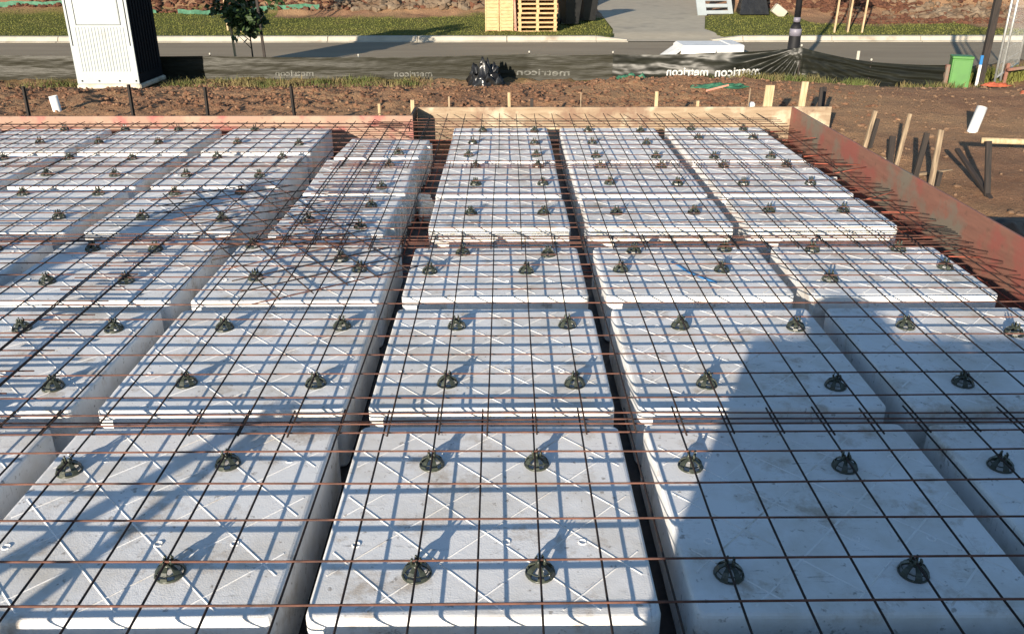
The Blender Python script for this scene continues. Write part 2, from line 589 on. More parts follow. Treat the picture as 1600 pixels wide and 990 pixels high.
def pod_meshes(w_, l_, cut=False):
    key = (round(w_, 2), round(l_, 2), cut)
    if key in pod_cache:
        return pod_cache[key]
    mb = MB()
    rad = 0.012 if cut else 0.035
    rings = [rrect(w_, l_, rad, i, z) for i, z in ((0.006, 0.0), (0, 0.01), (0, PH - 0.016), (0.003, PH - 0.007), (0.009, PH - 0.002), (0.018, PH))]
    n = len(rings[0])
    vs = [p for r in rings for p in r]
    fs = []
    for j in range(len(rings) - 1):
        for i in range(n):
            fs.append((j * n + i, j * n + (i + 1) % n, (j + 1) * n + (i + 1) % n, (j + 1) * n + i))
    k0 = (len(rings) - 1) * n
    fs.append(tuple(k0 + i for i in range(n)))
    fs.append(tuple(reversed(range(n))))
    mb.add(vs, fs)
    body = mb.mesh('pod_body', 'foam')
    # moulded 45 degree ridges, 0.303 m apart along the edges, clipped to the top
    mb = MB()
    hw, hl = w_ / 2 - 0.035, l_ / 2 - 0.035
    H0 = PH
    for sg in (1, -1):
        for k in range(-5, 5):
            o = (k + 0.5) * 0.303
            # x + sg*y = o
            pts = []
            for xx in (-hw, hw):
                yy = sg * (o - xx)
                if -hl <= yy <= hl:
                    pts.append((xx, yy))
            for yy in (-hl, hl):
                xx = o - sg * yy
                if -hw < xx < hw:
                    pts.append((xx, yy))
            if len(pts) < 2:
                continue
            p, q = Vector((*pts[0], 0)), Vector((*pts[1], 0))
            if (q - p).length < 0.08:
                continue
            d = (q - p).normalized()
            s_ = Vector((-d.y, d.x, 0)) * 0.0055
            up = Vector((0, 0, H0))
            e = 0.0032
            vs = [p - s_ + up, p + s_ + up, p + up + Vector((0, 0, e)), q - s_ + up, q + s_ + up, q + up + Vector((0, 0, e))]
            vs = [v_ - Vector((0, 0, 0.001)) for v_ in vs]
            mb.add(vs, [(0, 3, 5, 2), (4, 1, 2, 5), (0, 2, 1), (3, 4, 5), (0, 1, 4, 3)])
    ridge = mb.mesh('moulded_ridges', 'foam')
    # round ejector marks: small raised rings
    mb = MB()
    for (px, py) in ((-0.44, -0.21), (0.07, -0.2), (0.33, -0.2), (-0.33, 0.3), (0.4, 0.29)):
        if abs(px) < hw - 0.03 and abs(py) < hl - 0.03:
            mb.ring(0.013, 0.0035, PH, 10, 4, px, py)
    marks = mb.mesh('ejector_marks', 'foam') if mb.v else None
    pod_cache[key] = (body, ridge, marks)
    return pod_cache[key]


PODS = []     # (x0,x1,y0,y1, where-words)


def pod(x0, x1, y0, y1, where, label=None, cut=False, rz=None, cutface=False, z=0.0, group='foam pods laid in the slab', marks=True):
    w_, l_ = x1 - x0, y1 - y0
    jit = 0.006
    t_ = thing('foam_pod', label or ('white foam pod, ' + where), 'foam pod',
               ((x0 + x1) / 2 + random.uniform(-jit, jit), (y0 + y1) / 2 + random.uniform(-jit, jit), z),
               (0, 0, R(random.uniform(-0.35, 0.35) if rz is None else rz)), group)
    b_, r_, m_ = pod_meshes(w_, l_, cut)
    link('body', b_, t_)
    link('moulded_ridges', r_, t_)
    if m_ and marks:
        link('ejector_marks', m_, t_)['kind'] = 'stuff'
    if cutface:
        mb = MB()
        nx_, nz_ = max(6, int(w_ / 0.03)), 9
        vs = []
        for j in range(nz_ + 1):
            for i in range(nx_ + 1):
                xx = -w_ / 2 + 0.012 + (w_ - 0.024) * i / nx_
                zz = 0.012 + (PH - 0.034) * j / nz_
                dd = 0.004 + 0.011 * abs(fbm(xx + x0, zz, 11, 3, y0)) + (0.006 if 3 < j < 6 else 0)
                vs.append((xx, -l_ / 2 - dd, zz))
        fs = [(j * (nx_ + 1) + i, j * (nx_ + 1) + i + 1, (j + 1) * (nx_ + 1) + i + 1, (j + 1) * (nx_ + 1) + i) for j in range(nz_) for i in range(nx_)]
        mb.add(vs, fs)
        mb.build('torn_face', 'foam_cut', t_, True)
    if z == 0.0:
        PODS.append((x0, x1, y0, y1, where))
    return t_


right_cols = [(1.79, 2.89), (0.59, 1.685), (-0.61, 0.48)]
right_far = [(1.77, 2.85), (0.60, 1.655), (-0.56, 0.47)]
left_cols = [(-1.80, -0.715), (-3.005, -1.915), (-4.21, -3.12), (-5.415, -4.325), (-6.62, -5.53)]
rows_near = {8: (0.75, 1.85), 7: (1.95, 3.045), 6: (3.17, 4.265)}
for rw, (y0, y1) in rows_near.items():
    for ci, (x0, x1) in enumerate(right_cols + left_cols[:3]):
        pod(x0, x1, y0, y1, '%s from red side board, %s row from pale end board' % (ORD[ci + 1], ORD[rw]))
for rw, (y0, y1), cf in ((5, (4.44, 5.28), False), (4, (5.71, 6.44), True), (3, (6.525, 7.59), False), (2, (7.67, 8.78), False), (1, (8.87, 9.20), False)):
    for ci, (x0, x1) in enumerate(right_far if rw < 5 else right_cols):
        short = {5: 'shortened ', 4: 'torn-faced ', 1: 'narrow strip '}.get(rw, '')
        where = '%s from red side board, %s row from pale end board' % (ORD[ci + 1], ORD[rw])
        pod(x0, x1, y0, y1, where, '%swhite foam pod, %s' % (short, where), cutface=cf)
where = 'fourth from red side board, just before narrow cut pods'
pod(left_cols[0][0], left_cols[0][1], 4.37, 5.45, where)
for rw, (y0, y1) in ((4, (4.38, 5.47)), (3, (5.63, 6.72)), (2, (6.85, 7.94)), (1, (8.09, 9.18))):
    for ci, (x0, x1) in enumerate(left_cols[1:]):
        if rw == 4 and ci > 2:
            continue
        pod(x0, x1, y0, y1, '%s beyond the narrow cut pods, %s row from the pink board' % (ORD[ci + 1], ORD[rw]))
# narrow cut column, untidy, with the ribbed underside showing on the open side
for k, (x0, x1, y0, y1, rz, wd) in enumerate(((-1.66, -0.84, 5.56, 6.52, -1.2, 'farthest from'), (-1.67, -0.83, 6.60, 7.76, 1.4, 'middle one of three behind'), (-1.62, -0.80, 7.84, 8.66, -2.6, 'nearest to'))):
    t_ = pod(x0, x1, y0, y1, '', 'narrow cut white foam pod with ribbed side, %s pink board corner' % wd, True, rz)
    PODS[-1] = (x0, x1, y0, y1, 'narrow cut pod %s the pink board corner' % wd)
    w_, l_ = x1 - x0, y1 - y0
    n = int(l_ / 0.075)
    for i in range(n):
        yy = -l_ / 2 + 0.03 + i * (l_ - 0.06) / (n - 1)
        rr = random.Random(k * 50 + i)
        MB().box(w_ / 2 - 0.01, w_ / 2 + rr.uniform(0.018, 0.05), yy - 0.012, yy + 0.012, rr.uniform(0.0, 0.02), PH - rr.uniform(0.012, 0.06), 0.003).build('cut_rib', 'foam_cut', t_)
    MB().box(-w_ / 2 + 0.03, w_ / 2 - 0.02, -l_ / 2 - 0.012, -l_ / 2 + 0.01, 0.02, PH - 0.03, 0.003).build('torn_face', 'foam_cut', t_)

# loose torn piece between the cut pods and the neighbouring column
mb = MB()
for i in range(5):
    mb.box(-0.05, 0.05, -0.12 + i * 0.055, -0.09 + i * 0.055, 0, 0.17 - 0.02 * (i % 2), 0.004)
mb.box(-0.06, -0.03, -0.14, 0.15, 0, 0.15, 0.004)
o = mb.build('foam_offcut', 'foam_cut')
o.location = (-0.70, 6.9, 0.0)
o.rotation_euler = (0, R(8), R(12))
tag(o, 'torn ribbed white foam offcut in the dark gap beside cut pods', 'offcut')

# ================================================================ bar chairs
CH = 0.0465


def chair_parts():
    parts = []
    mb = MB().ring(0.046, 0.0042, 0.0042, 18, 6)
    mb.ring(0.040, 0.0026, 0.022, 14, 5)
    parts.append(('base_ring', mb.mesh('base_ring', 'chair', True)))
    for k in range(6):
        a_ = R(60 * k + 15)
        c_, s_ = math.cos(a_), math.sin(a_)
        mb = MB()
        # a leaf-shaped web: wide at the foot, narrow at the head
        prof = [(0.0455, 0.004, 0.012), (0.0425, 0.017, 0.0105), (0.033, 0.030, 0.0085), (0.016, 0.0395, 0.005)]
        vs = []
        for (r_, z_, hwd) in prof:
            for dr_, side in ((-0.0016, -1), (0.0016, -1), (0.0016, 1), (-0.0016, 1)):
                rr = r_ + dr_
                vs.append((rr * c_ - side * hwd * s_, rr * s_ + side * hwd * c_, z_ + dr_))
        fs = []
        for j in range(3):
            for i in range(4):
                fs.append((j * 4 + i, j * 4 + (i + 1) % 4, (j + 1) * 4 + (i + 1) % 4, (j + 1) * 4 + i))
        fs += [(3, 2, 1, 0), (12, 13, 14, 15)]
        mb.add(vs, fs)
        parts.append(('leg', mb.mesh('chair_leg', 'chair')))
    mb = MB().lathe([(0.014, 0.034), (0.018, 0.036), (0.018, 0.042), (0.012, 0.045)], 12)
    parts.append(('head', mb.mesh('chair_head', 'chair', True)))
    for a0 in (45, 135, 225, 315):
        a_ = R(a0)
        mb = MB().tube([(0.0135 * math.cos(a_), 0.0135 * math.sin(a_), 0.040), (0.0165 * math.cos(a_), 0.0165 * math.sin(a_), 0.056), (0.0125 * math.cos(a_), 0.0125 * math.sin(a_), 0.065)], [0.0058, 0.005, 0.004], 6)
        parts.append(('prong', mb.mesh('chair_prong', 'chair', True)))
    return parts


CP = chair_parts()
mbj = MB()
for nm, me_ in CP:
    mbj.add([v_.co[:] for v_ in me_.vertices], [tuple(p.vertices) for p in me_.polygons])
CJ = mbj.mesh('bar_chair_small', 'chair')

CHAIRS = [(0.72, 2.13), (1.32, 2.13), (-0.29, 2.14), (0.11, 2.14), (-1.09, 2.15), (-1.69, 2.72), (1.32, 2.72), (1.93, 2.72), (0.72, 2.73), (-0.29, 2.75), (0.12, 2.75), (-1.09, 2.76), (1.52, 3.36), (-2.08, 3.38), (0.93, 3.38), (2.12, 3.38), (0.32, 3.39), (-0.88, 3.4), (-0.27, 3.4), (-1.48, 3.41), (2.66, 3.91), (1.54, 3.99), (-2.07, 4.0), (2.13, 4.0), (-2.56, 4.01), (-1.49, 4.01), (0.93, 4.01), (-0.87, 4.02), (-0.26, 4.02), (0.33, 4.03), (-2.76, 4.67), (1.97, 4.67), (-2.29, 4.68), (-1.52, 4.72), (-0.47, 4.82), (0.13, 4.82), (1.35, 4.83), (0.72, 4.84), (-0.91, 4.86), (2.77, 4.87), (-1.06, 5.04), (0.28, 5.12), (-0.28, 5.15), (0.85, 5.17), (2.04, 5.19), (2.62, 5.2), (1.46, 5.21), (-2.33, 5.24), (-2.75, 5.25), (-1.7, 5.3), (-1.04, 5.7), (-1.44, 5.85), (-2.09, 5.89), (-3.32, 5.95), (-2.7, 5.95), (-0.26, 6.02), (0.29, 6.02), (0.84, 6.02), (1.43, 6.03), (2.58, 6.07), (2.01, 6.07), (-1.04, 6.22), (-3.92, 6.58), (-3.31, 6.58), (-2.69, 6.58), (-1.03, 6.75), (-2.16, 6.6), (1.46, 6.84), (2.02, 6.84), (2.59, 6.84), (-0.25, 6.85), (0.32, 6.85), (0.89, 6.87), (-2.15, 7.13), (-2.8, 7.16), (-3.43, 7.17), (-4.04, 7.2), (0.87, 7.44), (1.43, 7.44), (2.0, 7.45), (-0.27, 7.45), (0.3, 7.45), (2.58, 7.46), (-1.06, 7.5), (2.53, 7.78), (1.99, 7.78), (-3.53, 7.78), (-4.75, 7.79), (-4.13, 7.79), (1.44, 7.8), (-2.12, 7.81), (-2.74, 7.82), (0.87, 7.83), (0.3, 7.87), (-0.35, 7.88), (-1.03, 7.97), (1.44, 8.37), (-2.09, 8.38), (0.3, 8.38), (0.89, 8.41), (-0.33, 8.42), (-2.73, 8.44), (-3.54, 8.45), (-4.15, 8.46), (-4.76, 8.48), (2.02, 8.61), (2.59, 8.61), (1.47, 8.98), (0.32, 8.99), (0.9, 8.99), (-0.24, 9.0), (2.61, 9.07), (-2.73, 9.08), (2.04, 9.08), (-3.57, 9.1), (-4.19, 9.1), (-4.81, 9.1), (-5.38, 8.5)]
# the rows just beyond the edge of the view go on the same way
CHAIRS += [(-2.29, 2.75), (-2.79, 2.75), (-2.29, 2.15), (-2.79, 2.15)]
CHAIRS += [(x, y) for y in (3.4, 4.0, 4.68, 5.25) for x in (-3.4, -3.9)] + [(-4.55, 5.95), (-4.55, 6.58), (-4.7, 7.2), (-5.15, 7.2)]
for cx, cy in CHAIRS:
    best = min(PODS, key=lambda p: max(p[0] + 0.06 - cx, cx - p[1] + 0.06, 0) + max(p[2] + 0.06 - cy, cy - p[3] + 0.06, 0))
    cx = min(max(cx, best[0] + 0.06), best[1] - 0.06)
    cy = min(max(cy, best[2] + 0.06), best[3] - 0.06)
    where = best[4]
    lab = 'black plastic bar chair on pod ' + where.replace(' from the ', ' from ', 2).replace(' row from ', ' row from ') if 'cut pod' not in where[:15] else 'black plastic bar chair on ' + where
    if where.startswith('fourth') and 'just' in where:
        lab = 'black bar chair on full pod just before the narrow cut pods'
    o = thing('bar_chair', ' '.join(lab.split()[:16]), 'bar chair', (cx, cy, PH), (0, 0, random.uniform(0, 6.28)), 'bar chairs holding up the steel mesh')
    if cy < 5.6:
        for nm, me_ in CP:
            link(nm, me_, o)
    else:
        o_ = link('chair_body', CJ, o)

# ================================================================ steel mesh sheets
BR = 0.0040


def bar_mesh(p, q, sag=0.003, wob=0.004, mat='rust', rad=BR, n=6, segs=7):
    p, q = Vector(p), Vector(q)
    pts = []
    side = Vector((-(q - p).y, (q - p).x, 0)).normalized()
    ph, ph2 = random.uniform(0, 6), random.uniform(0, 6)
    ln = (q - p).length
    k = max(2, int(segs * ln / 3) + 1)
    for i in range(k + 1):
        u = i / k
        pt = p.lerp(q, u)
        pt += side * wob * math.sin(ph + u * ln * 1.3) + Vector((0, 0, sag * math.sin(ph2 + u * ln * 1.7)))
        pts.append(pt)
    return MB().tube(pts, rad, n)


def sheet(label, x0, x1, y0, y1, xb, yb, long_top=True, z=0.3505, group='mesh sheets over the pods'):
    """bars across (along x) at yb, bars along y at xb"""
    t_ = thing('steel_mesh', label, 'steel mesh', ((x0 + x1) / 2, (y0 + y1) / 2, 0), group=group)
    off = Vector(((x0 + x1) / 2, (y0 + y1) / 2, 0))
    zx, zy = (z, z + 2 * BR) if long_top else (z + 2 * BR, z)
    for y in yb:
        dy = random.uniform(-0.006, 0.006)
        bar_mesh(Vector((x0 + random.uniform(-0.01, 0.01), y, zx)) - off, Vector((x1 + random.uniform(-0.01, 0.01), y + dy, zx)) - off).build('cross_bar', 'rust', t_, True)
    for x in xb:
        dx = random.uniform(-0.008, 0.008)
        bar_mesh(Vector((x, y0 + random.uniform(-0.01, 0.01), zy)) - off, Vector((x + dx, y1 + random.uniform(-0.01, 0.01), zy)) - off).build('long_bar', 'rust_dark', t_, True)
    return t_


def steps(a, b_, st=0.2):
    out = []
    while a <= b_ + 1e-6:
        out.append(a)
        a += st
    return out


# right-hand sheets, 2.4 m deep, lapped about 0.2 m
S1y = [0.55 + 0.2 * k for k in range(8)] + [2.138, 2.348, 2.55, 2.757, 2.955, 3.04]
S2y = [2.905, 2.995, 3.19, 3.402, 3.603, 3.81, 4.02, 4.217, 4.428, 4.62, 4.812, 4.995, 5.205, 5.30]
S3y = [5.14, 5.235, 5.35, 5.54, 5.66, 5.85, 6.02, 6.21, 6.407, 6.585, 6.788, 6.985, 7.21, 7.365]
S4y = [7.29, 7.49, 7.72, 7.94, 8.145, 8.36, 8.575, 8.76, 9.0, 9.15, 9.28, 9.45]
sheet('rusty steel mesh sheet over the sixth to eighth pod rows from the pale board', -2.73, 3.07, 0.5, 3.09, steps(-2.69, 3.05, 0.2), S1y, False)
sheet('rusty steel mesh sheet over the fifth and sixth pod rows from the pale board', -2.55, 3.09, 2.875, 5.36, steps(-2.474, 3.05, 0.2), S2y)
sheet('rusty steel mesh sheet over third and fourth pod rows from the pale board', -1.55, 3.08, 5.08, 7.42, steps(-1.491, 3.05, 0.2), S3y)
sheet('rusty steel mesh sheet ending at the pale end board', -1.52, 3.09, 7.2, 9.72, steps(-1.46, 3.05, 0.2), S4y)
# left-hand sheets
sheet('rusty steel mesh sheet far from red board, overlapping the mesh of the nearest rows', -8.5, -2.3, 0.5, 3.12, steps(-6.87, -2.3, 0.2), [y + 0.03 for y in S1y], False, 0.353)
sheet('rusty steel mesh sheet lapped over two left rows below the rotated mesh piece', -8.4, -2.2, 2.9, 5.42, steps(-6.86, -2.25, 0.2), [y + 0.05 for y in S2y], True, 0.353)
sheet('rusty steel mesh sheet left of the cut pods in the middle rows', -7.4, -1.05, 5.2, 7.55, steps(-6.86, -1.1, 0.2), [y + 0.06 for y in S3y], True, 0.3545)
sheet('rusty steel mesh sheet ending at the pink form board', -7.4, -1.12, 7.25, 9.26, steps(-6.85, -1.15, 0.2), [7.32, 7.43] + [7.62 + 0.2 * k for k in range(8)] + [9.2], True, 0.3545)

# turned piece of mesh over the inner corner
t_ = thing('steel_mesh', 'small steel mesh piece turned diagonally on top of the other sheets', 'steel mesh', (-1.34, 4.17, 0.371), (0, 0, R(34)), 'mesh sheets over the pods')
for k in range(13):
    y = 0.03 + 0.2 * k
    bar_mesh((-0.02 + random.uniform(-0.02, 0.02), y, 0), (1.02 + random.uniform(-0.03, 0.05), y, 0), 0.004, 0.005).build('cross_bar', 'rust_dark' if k % 3 else 'rust', t_, True)
for k in range(5):
    x = 0.1 + 0.2 * k
    bar_mesh((x, -0.03, 0.008), (x, 2.52 + random.uniform(-0.03, 0.03), 0.008), 0.004, 0.005).build('long_bar', 'rust_dark', t_, True)


# trench mesh ladders low in the beams
def ladder(label, p, q, width, z, nbars=4, step=0.3, mat='rust_bright'):
    p, q = Vector((*p, 0)), Vector((*q, 0))
    d = (q - p)
    ang = math.atan2(d.y, d.x)
    t__ = thing('trench_mesh', label, 'trench mesh', (p.x, p.y, z), (0, 0, ang), 'trench mesh in the beams')
    ln = d.length
    for k in range(nbars):
        y = -width / 2 + width * k / (nbars - 1)
        bar_mesh((0, y, 0.009), (ln, y, 0.009), 0.004, 0.006, rad=0.005).build('long_bar', mat, t__, True)
    x = 0.15
    while x < ln:
        bar_mesh((x, -width / 2 - 0.03, 0), (x + random.uniform(-.02, .02), width / 2 + 0.03, 0), 0, 0.002).build('cross_wire', mat, t__, True)
        x += step
    return t__


ladder('red rusty trench mesh low in the beam beside the red side board', (3.14, 0.6), (3.14, 9.6), 0.26, 0.045)
ladder('rusty trench mesh in the gap in front of the torn-faced pods', (-1.0, 5.49), (3.2, 5.49), 0.26, 0.04)
ladder('rusty trench mesh low in the beam beside the pale end board', (-0.95, 9.50), (3.2, 9.50), 0.34, 0.05)
ladder('rusty trench mesh in the beam between cut pods and full pods', (-0.69, 5.7), (-0.69, 9.3), 0.14, 0.04, 3)

# red starter bars bridging pod edge and red board, irregular
t_ = thing('starter_bars', 'bundle of red rusty starter bars crossing the beam at the red board', 'starter bars', (3.1, 7.3, 0.335))
rr = random.Random(3)
for k in range(17):
    y = -2.0 + 0.25 * k + rr.uniform(-0.03, 0.03)
    a_ = rr.uniform(-0.18, 0.28)
    l_ = rr.uniform(0.2, 0.24)
    zz = rr.uniform(-0.20, -0.04)
    bar_mesh((-l_ * 0.9, y - a_ * 0.3, zz), (rr.uniform(0.05, 0.2), y + a_ * 0.3, zz + rr.uniform(-0.03, 0.03)), 0.002, 0.003, rad=0.0042, segs=4).build('starter_bar', 'rust_bright', t_, True)

# red bar supports standing in the beams
for (x, y, wd) in ((3.02, 8.35, 'nearest the pale end board'), (3.05, 7.45, 'midway along the red board')):
    mb = MB().box(-0.04, 0.04, -0.04, 0.04, 0, 0.035, 0.008)
    mb.tube([(0, 0, 0.03), (0, 0, 0.18)], [0.02, 0.012], 8)
    mb.box(-0.03, 0.03, -0.012, 0.012, 0.17, 0.20, 0.004)
    o = mb.build('bar_support', 'pvc')
    o.location = (x - 0.02, y, 0.0)
    tag(o, 'pale plastic bar support standing in the beam, ' + wd, 'bar support', 'bar supports in the side beam')

# blue tie twine on a pod
mb = MB().tube([(1.06, 4.98, 0.306), (1.10, 4.90, 0.305), (1.13, 4.80, 0.306), (1.20, 4.70, 0.305), (1.27, 4.62, 0.305)], 0.005, 5)
tag(mb.build('blue_twine', 'blue', None, True), 'short piece of blue twine lying on a foam pod', 'twine')


# ================================================================ form boards
def board(name, label, mat, x0, x1, y0, y1, z0, z1):
    o = MB().box(x0, x1, y0, y1, z0, z1, 0.003).build(name, mat)
    return tag(o, label, 'form board', 'form boards round the slab')


board('form_board', 'long pink stained form board along the back of the rows behind cut pods', 'ply_pink', -12, -1.035, YL, YL + 0.028, -0.05, 0.40)
board('form_board', 'short dark return board joining the pink board and the pale board', 'ply_dark', -1.063, -1.035, YL + 0.031, YB - 0.003, -0.05, 0.415)
board('form_board', 'long pale plywood end board with brown stains across the far end', 'ply_pale', -1.03, 3.86, YB, YB + 0.026, -0.05, 0.408)
board('form_board', 'long red form board running along the side of the slab', 'ply_red', XR, XR + 0.022, 0.2, YB - 0.004, -0.06, 0.41)
# capping timber along the pink board
o = MB().box(-12, -1.08, YL - 0.02, YL - 0.003, 0.225, 0.29, 0.003).build('batten', 'ply_pink')
tag(o, 'thin pink timber batten nailed low along the pink form board', 'batten')


def peg(name, label, base, top, w_, d_, mat, group=None, point=False, cat='stake', twist=0):
    b_, tp = Vector(base), Vector(top)
    ax = (tp - b_)
    ln = ax.length
    mb = MB()
    mb.box(-w_ / 2, w_ / 2, -d_ / 2, d_ / 2, 0, ln, min(w_, d_) * 0.08)
    o = mb.build(name, mat)
    q = ax.to_track_quat('Z', 'Y')
    # keep faces square to the slab
    up = ax.normalized()
    yv = Vector((math.sin(R(-twist)), math.cos(R(twist)), 0))
    xv = yv.cross(up).normalized()
    yv = up.cross(xv).normalized()
    o.matrix_world = Matrix(((xv.x, yv.x, up.x, b_.x), (xv.y, yv.y, up.y, b_.y), (xv.z, yv.z, up.z, b_.z), (0, 0, 0, 1)))
    tag(o, label, cat, group)
    return o


G1 = 'stakes behind the form boards'
# steel star pickets behind the pink board
for x, tz, wd in ((-5.66, 0.64, 'beside the white pipe'), (-4.42, 0.66, 'first from white pipe towards the slab corner'), (-3.54, 0.63, 'second from white pipe towards the slab corner'), (-2.5, 0.64, 'third from white pipe towards the slab corner')):
    b_ = Vector((x, 9.96, -0.1))
    mb = MB()
    mb.box(-0.004, 0.004, -0.022, 0.022, 0, tz + 0.1)
    mb.box(0.0041, 0.024, -0.004, 0.004, 0, tz + 0.1)
    mb.box(-0.018, -0.0041, -0.010, -0.003, 0, tz + 0.1)
    o = mb.build('star_picket', 'timber_dark')
    o.location = b_
    o.rotation_euler = (0, R(random.uniform(-1.5, 1.5)), R(20))
    tag(o, 'dark steel picket behind the pink form board, ' + wd, 'picket', 'pickets behind the pink form board')
peg('timber_stake', 'thin pale stake behind the pink board, short of its corner', (-1.47, 9.75, -0.1), (-1.46, 9.76, 0.47), 0.03, 0.03, 'timber', G1)
peg('timber_stake', 'pale stake at the corner where pink and pale boards meet', (-1.10, 10.0, -0.1), (-1.10, 10.0, 0.47), 0.045, 0.03, 'timber', G1)
peg('timber_stake', 'thin brown stake behind the pale board near the dark return', (-0.66, 9.95, -0.1), (-0.66, 9.95, 0.52), 0.022, 0.022, 'timber_grey', G1)
peg('timber_stake', 'pale stake behind the pale board beside a short black stake', (0.06, 9.95, -0.1), (0.05, 9.95, 0.565), 0.034, 0.03, 'timber', G1)
peg('timber_stake', 'short black stake behind the pale end board', (0.32, 9.95, -0.1), (0.32, 9.95, 0.49), 0.04, 0.03, 'timber_dark', G1)
peg('timber_stake', 'narrow grey stake behind the pale board beyond the black stake', (0.9, 9.95, -0.1), (0.9, 9.95, 0.56), 0.012, 0.012, 'timber_grey', G1)
peg('timber_stake', 'pale stake standing alone at the middle of the pale end board', (1.8, 9.95, -0.1), (1.795, 9.95, 0.575), 0.04, 0.03, 'timber', G1)
peg('timber_stake', 'low pale stake stub barely above the pale end board', (2.29, 9.95, -0.1), (2.29, 9.95, 0.465), 0.035, 0.03, 'timber', G1)
peg('timber_stake', 'thin dark rod behind the pale board near the wide stake', (2.88, 9.95, -0.1), (2.9, 9.95, 0.61), 0.014, 0.014, 'timber_grey', G1)
peg('timber_stake', 'wide pale stake behind the pale board near the red board corner', (3.1, 9.92, -0.1), (3.12, 9.92, 0.65), 0.105, 0.03, 'timber', G1)
peg('timber_stake', 'tall pale stake standing where the red board meets the pale board', (3.50, 9.92, -0.1), (3.53, 9.92, 0.69), 0.075, 0.03, 'timber', G1)
peg('timber_stake', 'dark leaning stake just outside the red and pale board corner', (3.66, 9.7, -0.1), (3.78, 10.05, 0.60), 0.04, 0.03, 'timber_dark', G1)
peg('timber_stake', 'dark steep stake leaning away behind the pale board end', (3.92, 10.3, -0.05), (4.06, 10.7, 0.50), 0.05, 0.03, 'timber_dark', G1)
G2 = 'stakes outside the red board'
peg('timber_stake', 'short grey stake beside the end of the pale board', (4.02, 9.2, -0.05), (4.1, 9.22, 0.48), 0.04, 0.035, 'timber_grey', G2)
peg('timber_stake', 'dark stub leaning beside the short grey stake', (4.13, 9.3, -0.05), (4.19, 9.32, 0.37), 0.04, 0.03, 'timber_dark', G2)
peg('timber_stake', 'pale split stake leaning outwards above the red board', (3.98, 8.3, -0.1), (4.09, 8.4, 0.60), 0.04, 0.025, 'timber_grey', G2)
peg('timber_stake', 'dark thick stake against the pale split stake', (3.90, 8.22, -0.1), (3.98, 8.45, 0.36), 0.06, 0.03, 'timber_dark', G2)
peg('timber_stake', 'black upright stake between the two pale split stakes', (4.0, 7.9, -0.1), (4.07, 7.95, 0.50), 0.05, 0.03, 'timber_dark', G2)
peg('timber_stake', 'tall pale split stake leaning outwards, with bark streaks', (4.05, 7.65, -0.05), (4.15, 7.85, 0.55), 0.05, 0.025, 'timber_grey', G2)
peg('timber_stake', 'short dark stub at the foot of the bark-streaked stake', (4.13, 7.7, -0.05), (4.17, 7.75, 0.17), 0.04, 0.03, 'timber_dark', G2)
peg('timber_stake', 'black stake leaning towards the slab below the round rail', (4.42, 7.05, -0.05), (4.42, 8.0, 0.33), 0.045, 0.03, 'timber_dark', G2)
peg('timber_stake', 'black upright stake under the round rail', (4.42, 7.3, -0.05), (4.42, 7.5, 0.52), 0.05, 0.03, 'timber_dark', G2)
peg('brace_timber', 'thin pale brace lying between the red board and the split stake', (3.62, 9.15, 0.10), (4.02, 8.55, 0.09), 0.03, 0.03, 'timber', cat='brace')
peg('brace_timber', 'thin brown brace lying behind the red board under the split stakes', (3.75, 7.95, 0.06), (4.55, 8.25, 0.05), 0.03, 0.03, 'timber_grey', cat='brace')
o = MB().tube([(0, 0, 0), (0.9, -0.15, 0.0), (1.9, -0.28, 0.01)], 0.028, 10).build('round_rail', 'timber', None, True)
o.location = (4.42, 7.62, 0.50)
tag(o, 'pale round timber rail resting on a black stake outside the red board', 'rail')
peg('timber_stake', 'far stake holding up the outer end of the round rail', (5.9, 7.42, -0.05), (5.9, 7.42, 0.50), 0.05, 0.03, 'timber_dark', G2)


def pipe(name, label, base, top, rad, mat='pvc'):
    b_, tp = Vector(base), Vector(top)
    ln = (tp - b_).length
    prof = []
    n = 16
    mb = MB()
    vs = []
    for r_, z_ in ((rad, 0), (rad, ln), (rad * 0.88, ln), (rad * 0.88, ln - 0.12)):
        for i in range(n):
            a_ = 2 * math.pi * i / n
            vs.append((r_ * math.cos(a_), r_ * math.sin(a_), z_))
    fs = [(j * n + i, j * n + (i + 1) % n, (j + 1) * n + (i + 1) % n, (j + 1) * n + i) for j in range(3) for i in range(n)]
    fs.append(tuple(3 * n + i for i in range(n)))
    mb.add(vs, fs)
    o = mb.build(name, mat, None, True)
    o.location = b_
    o.rotation_euler = (tp - b_).to_track_quat('Z', 'Y').to_euler()
    mb.v = []
    return tag(o, label, 'pipe', 'white drain pipes standing in the soil')


pipe('drain_pipe', 'short white plastic drain pipe standing behind the pink board', (-6.05, 11.4, -0.1), (-6.09, 11.4, 0.29), 0.055)
pipe('drain_pipe', 'white plastic drain pipe leaning in the bare soil outside the red board', (5.70, 10.1, -0.05), (5.84, 10.2, 0.34), 0.06)
mb = MB().lathe([(0.05, 0), (0.05, 0.30), (0.038, 0.32), (0.038, 0.38), (0.02, 0.40)], 14)
o = mb.build('pipe_cap', 'pvc', None, True)
o.location = (2.97, 10.06, 0.03)
tag(o, 'small white capped pipe stub behind the pale end board', 'pipe')

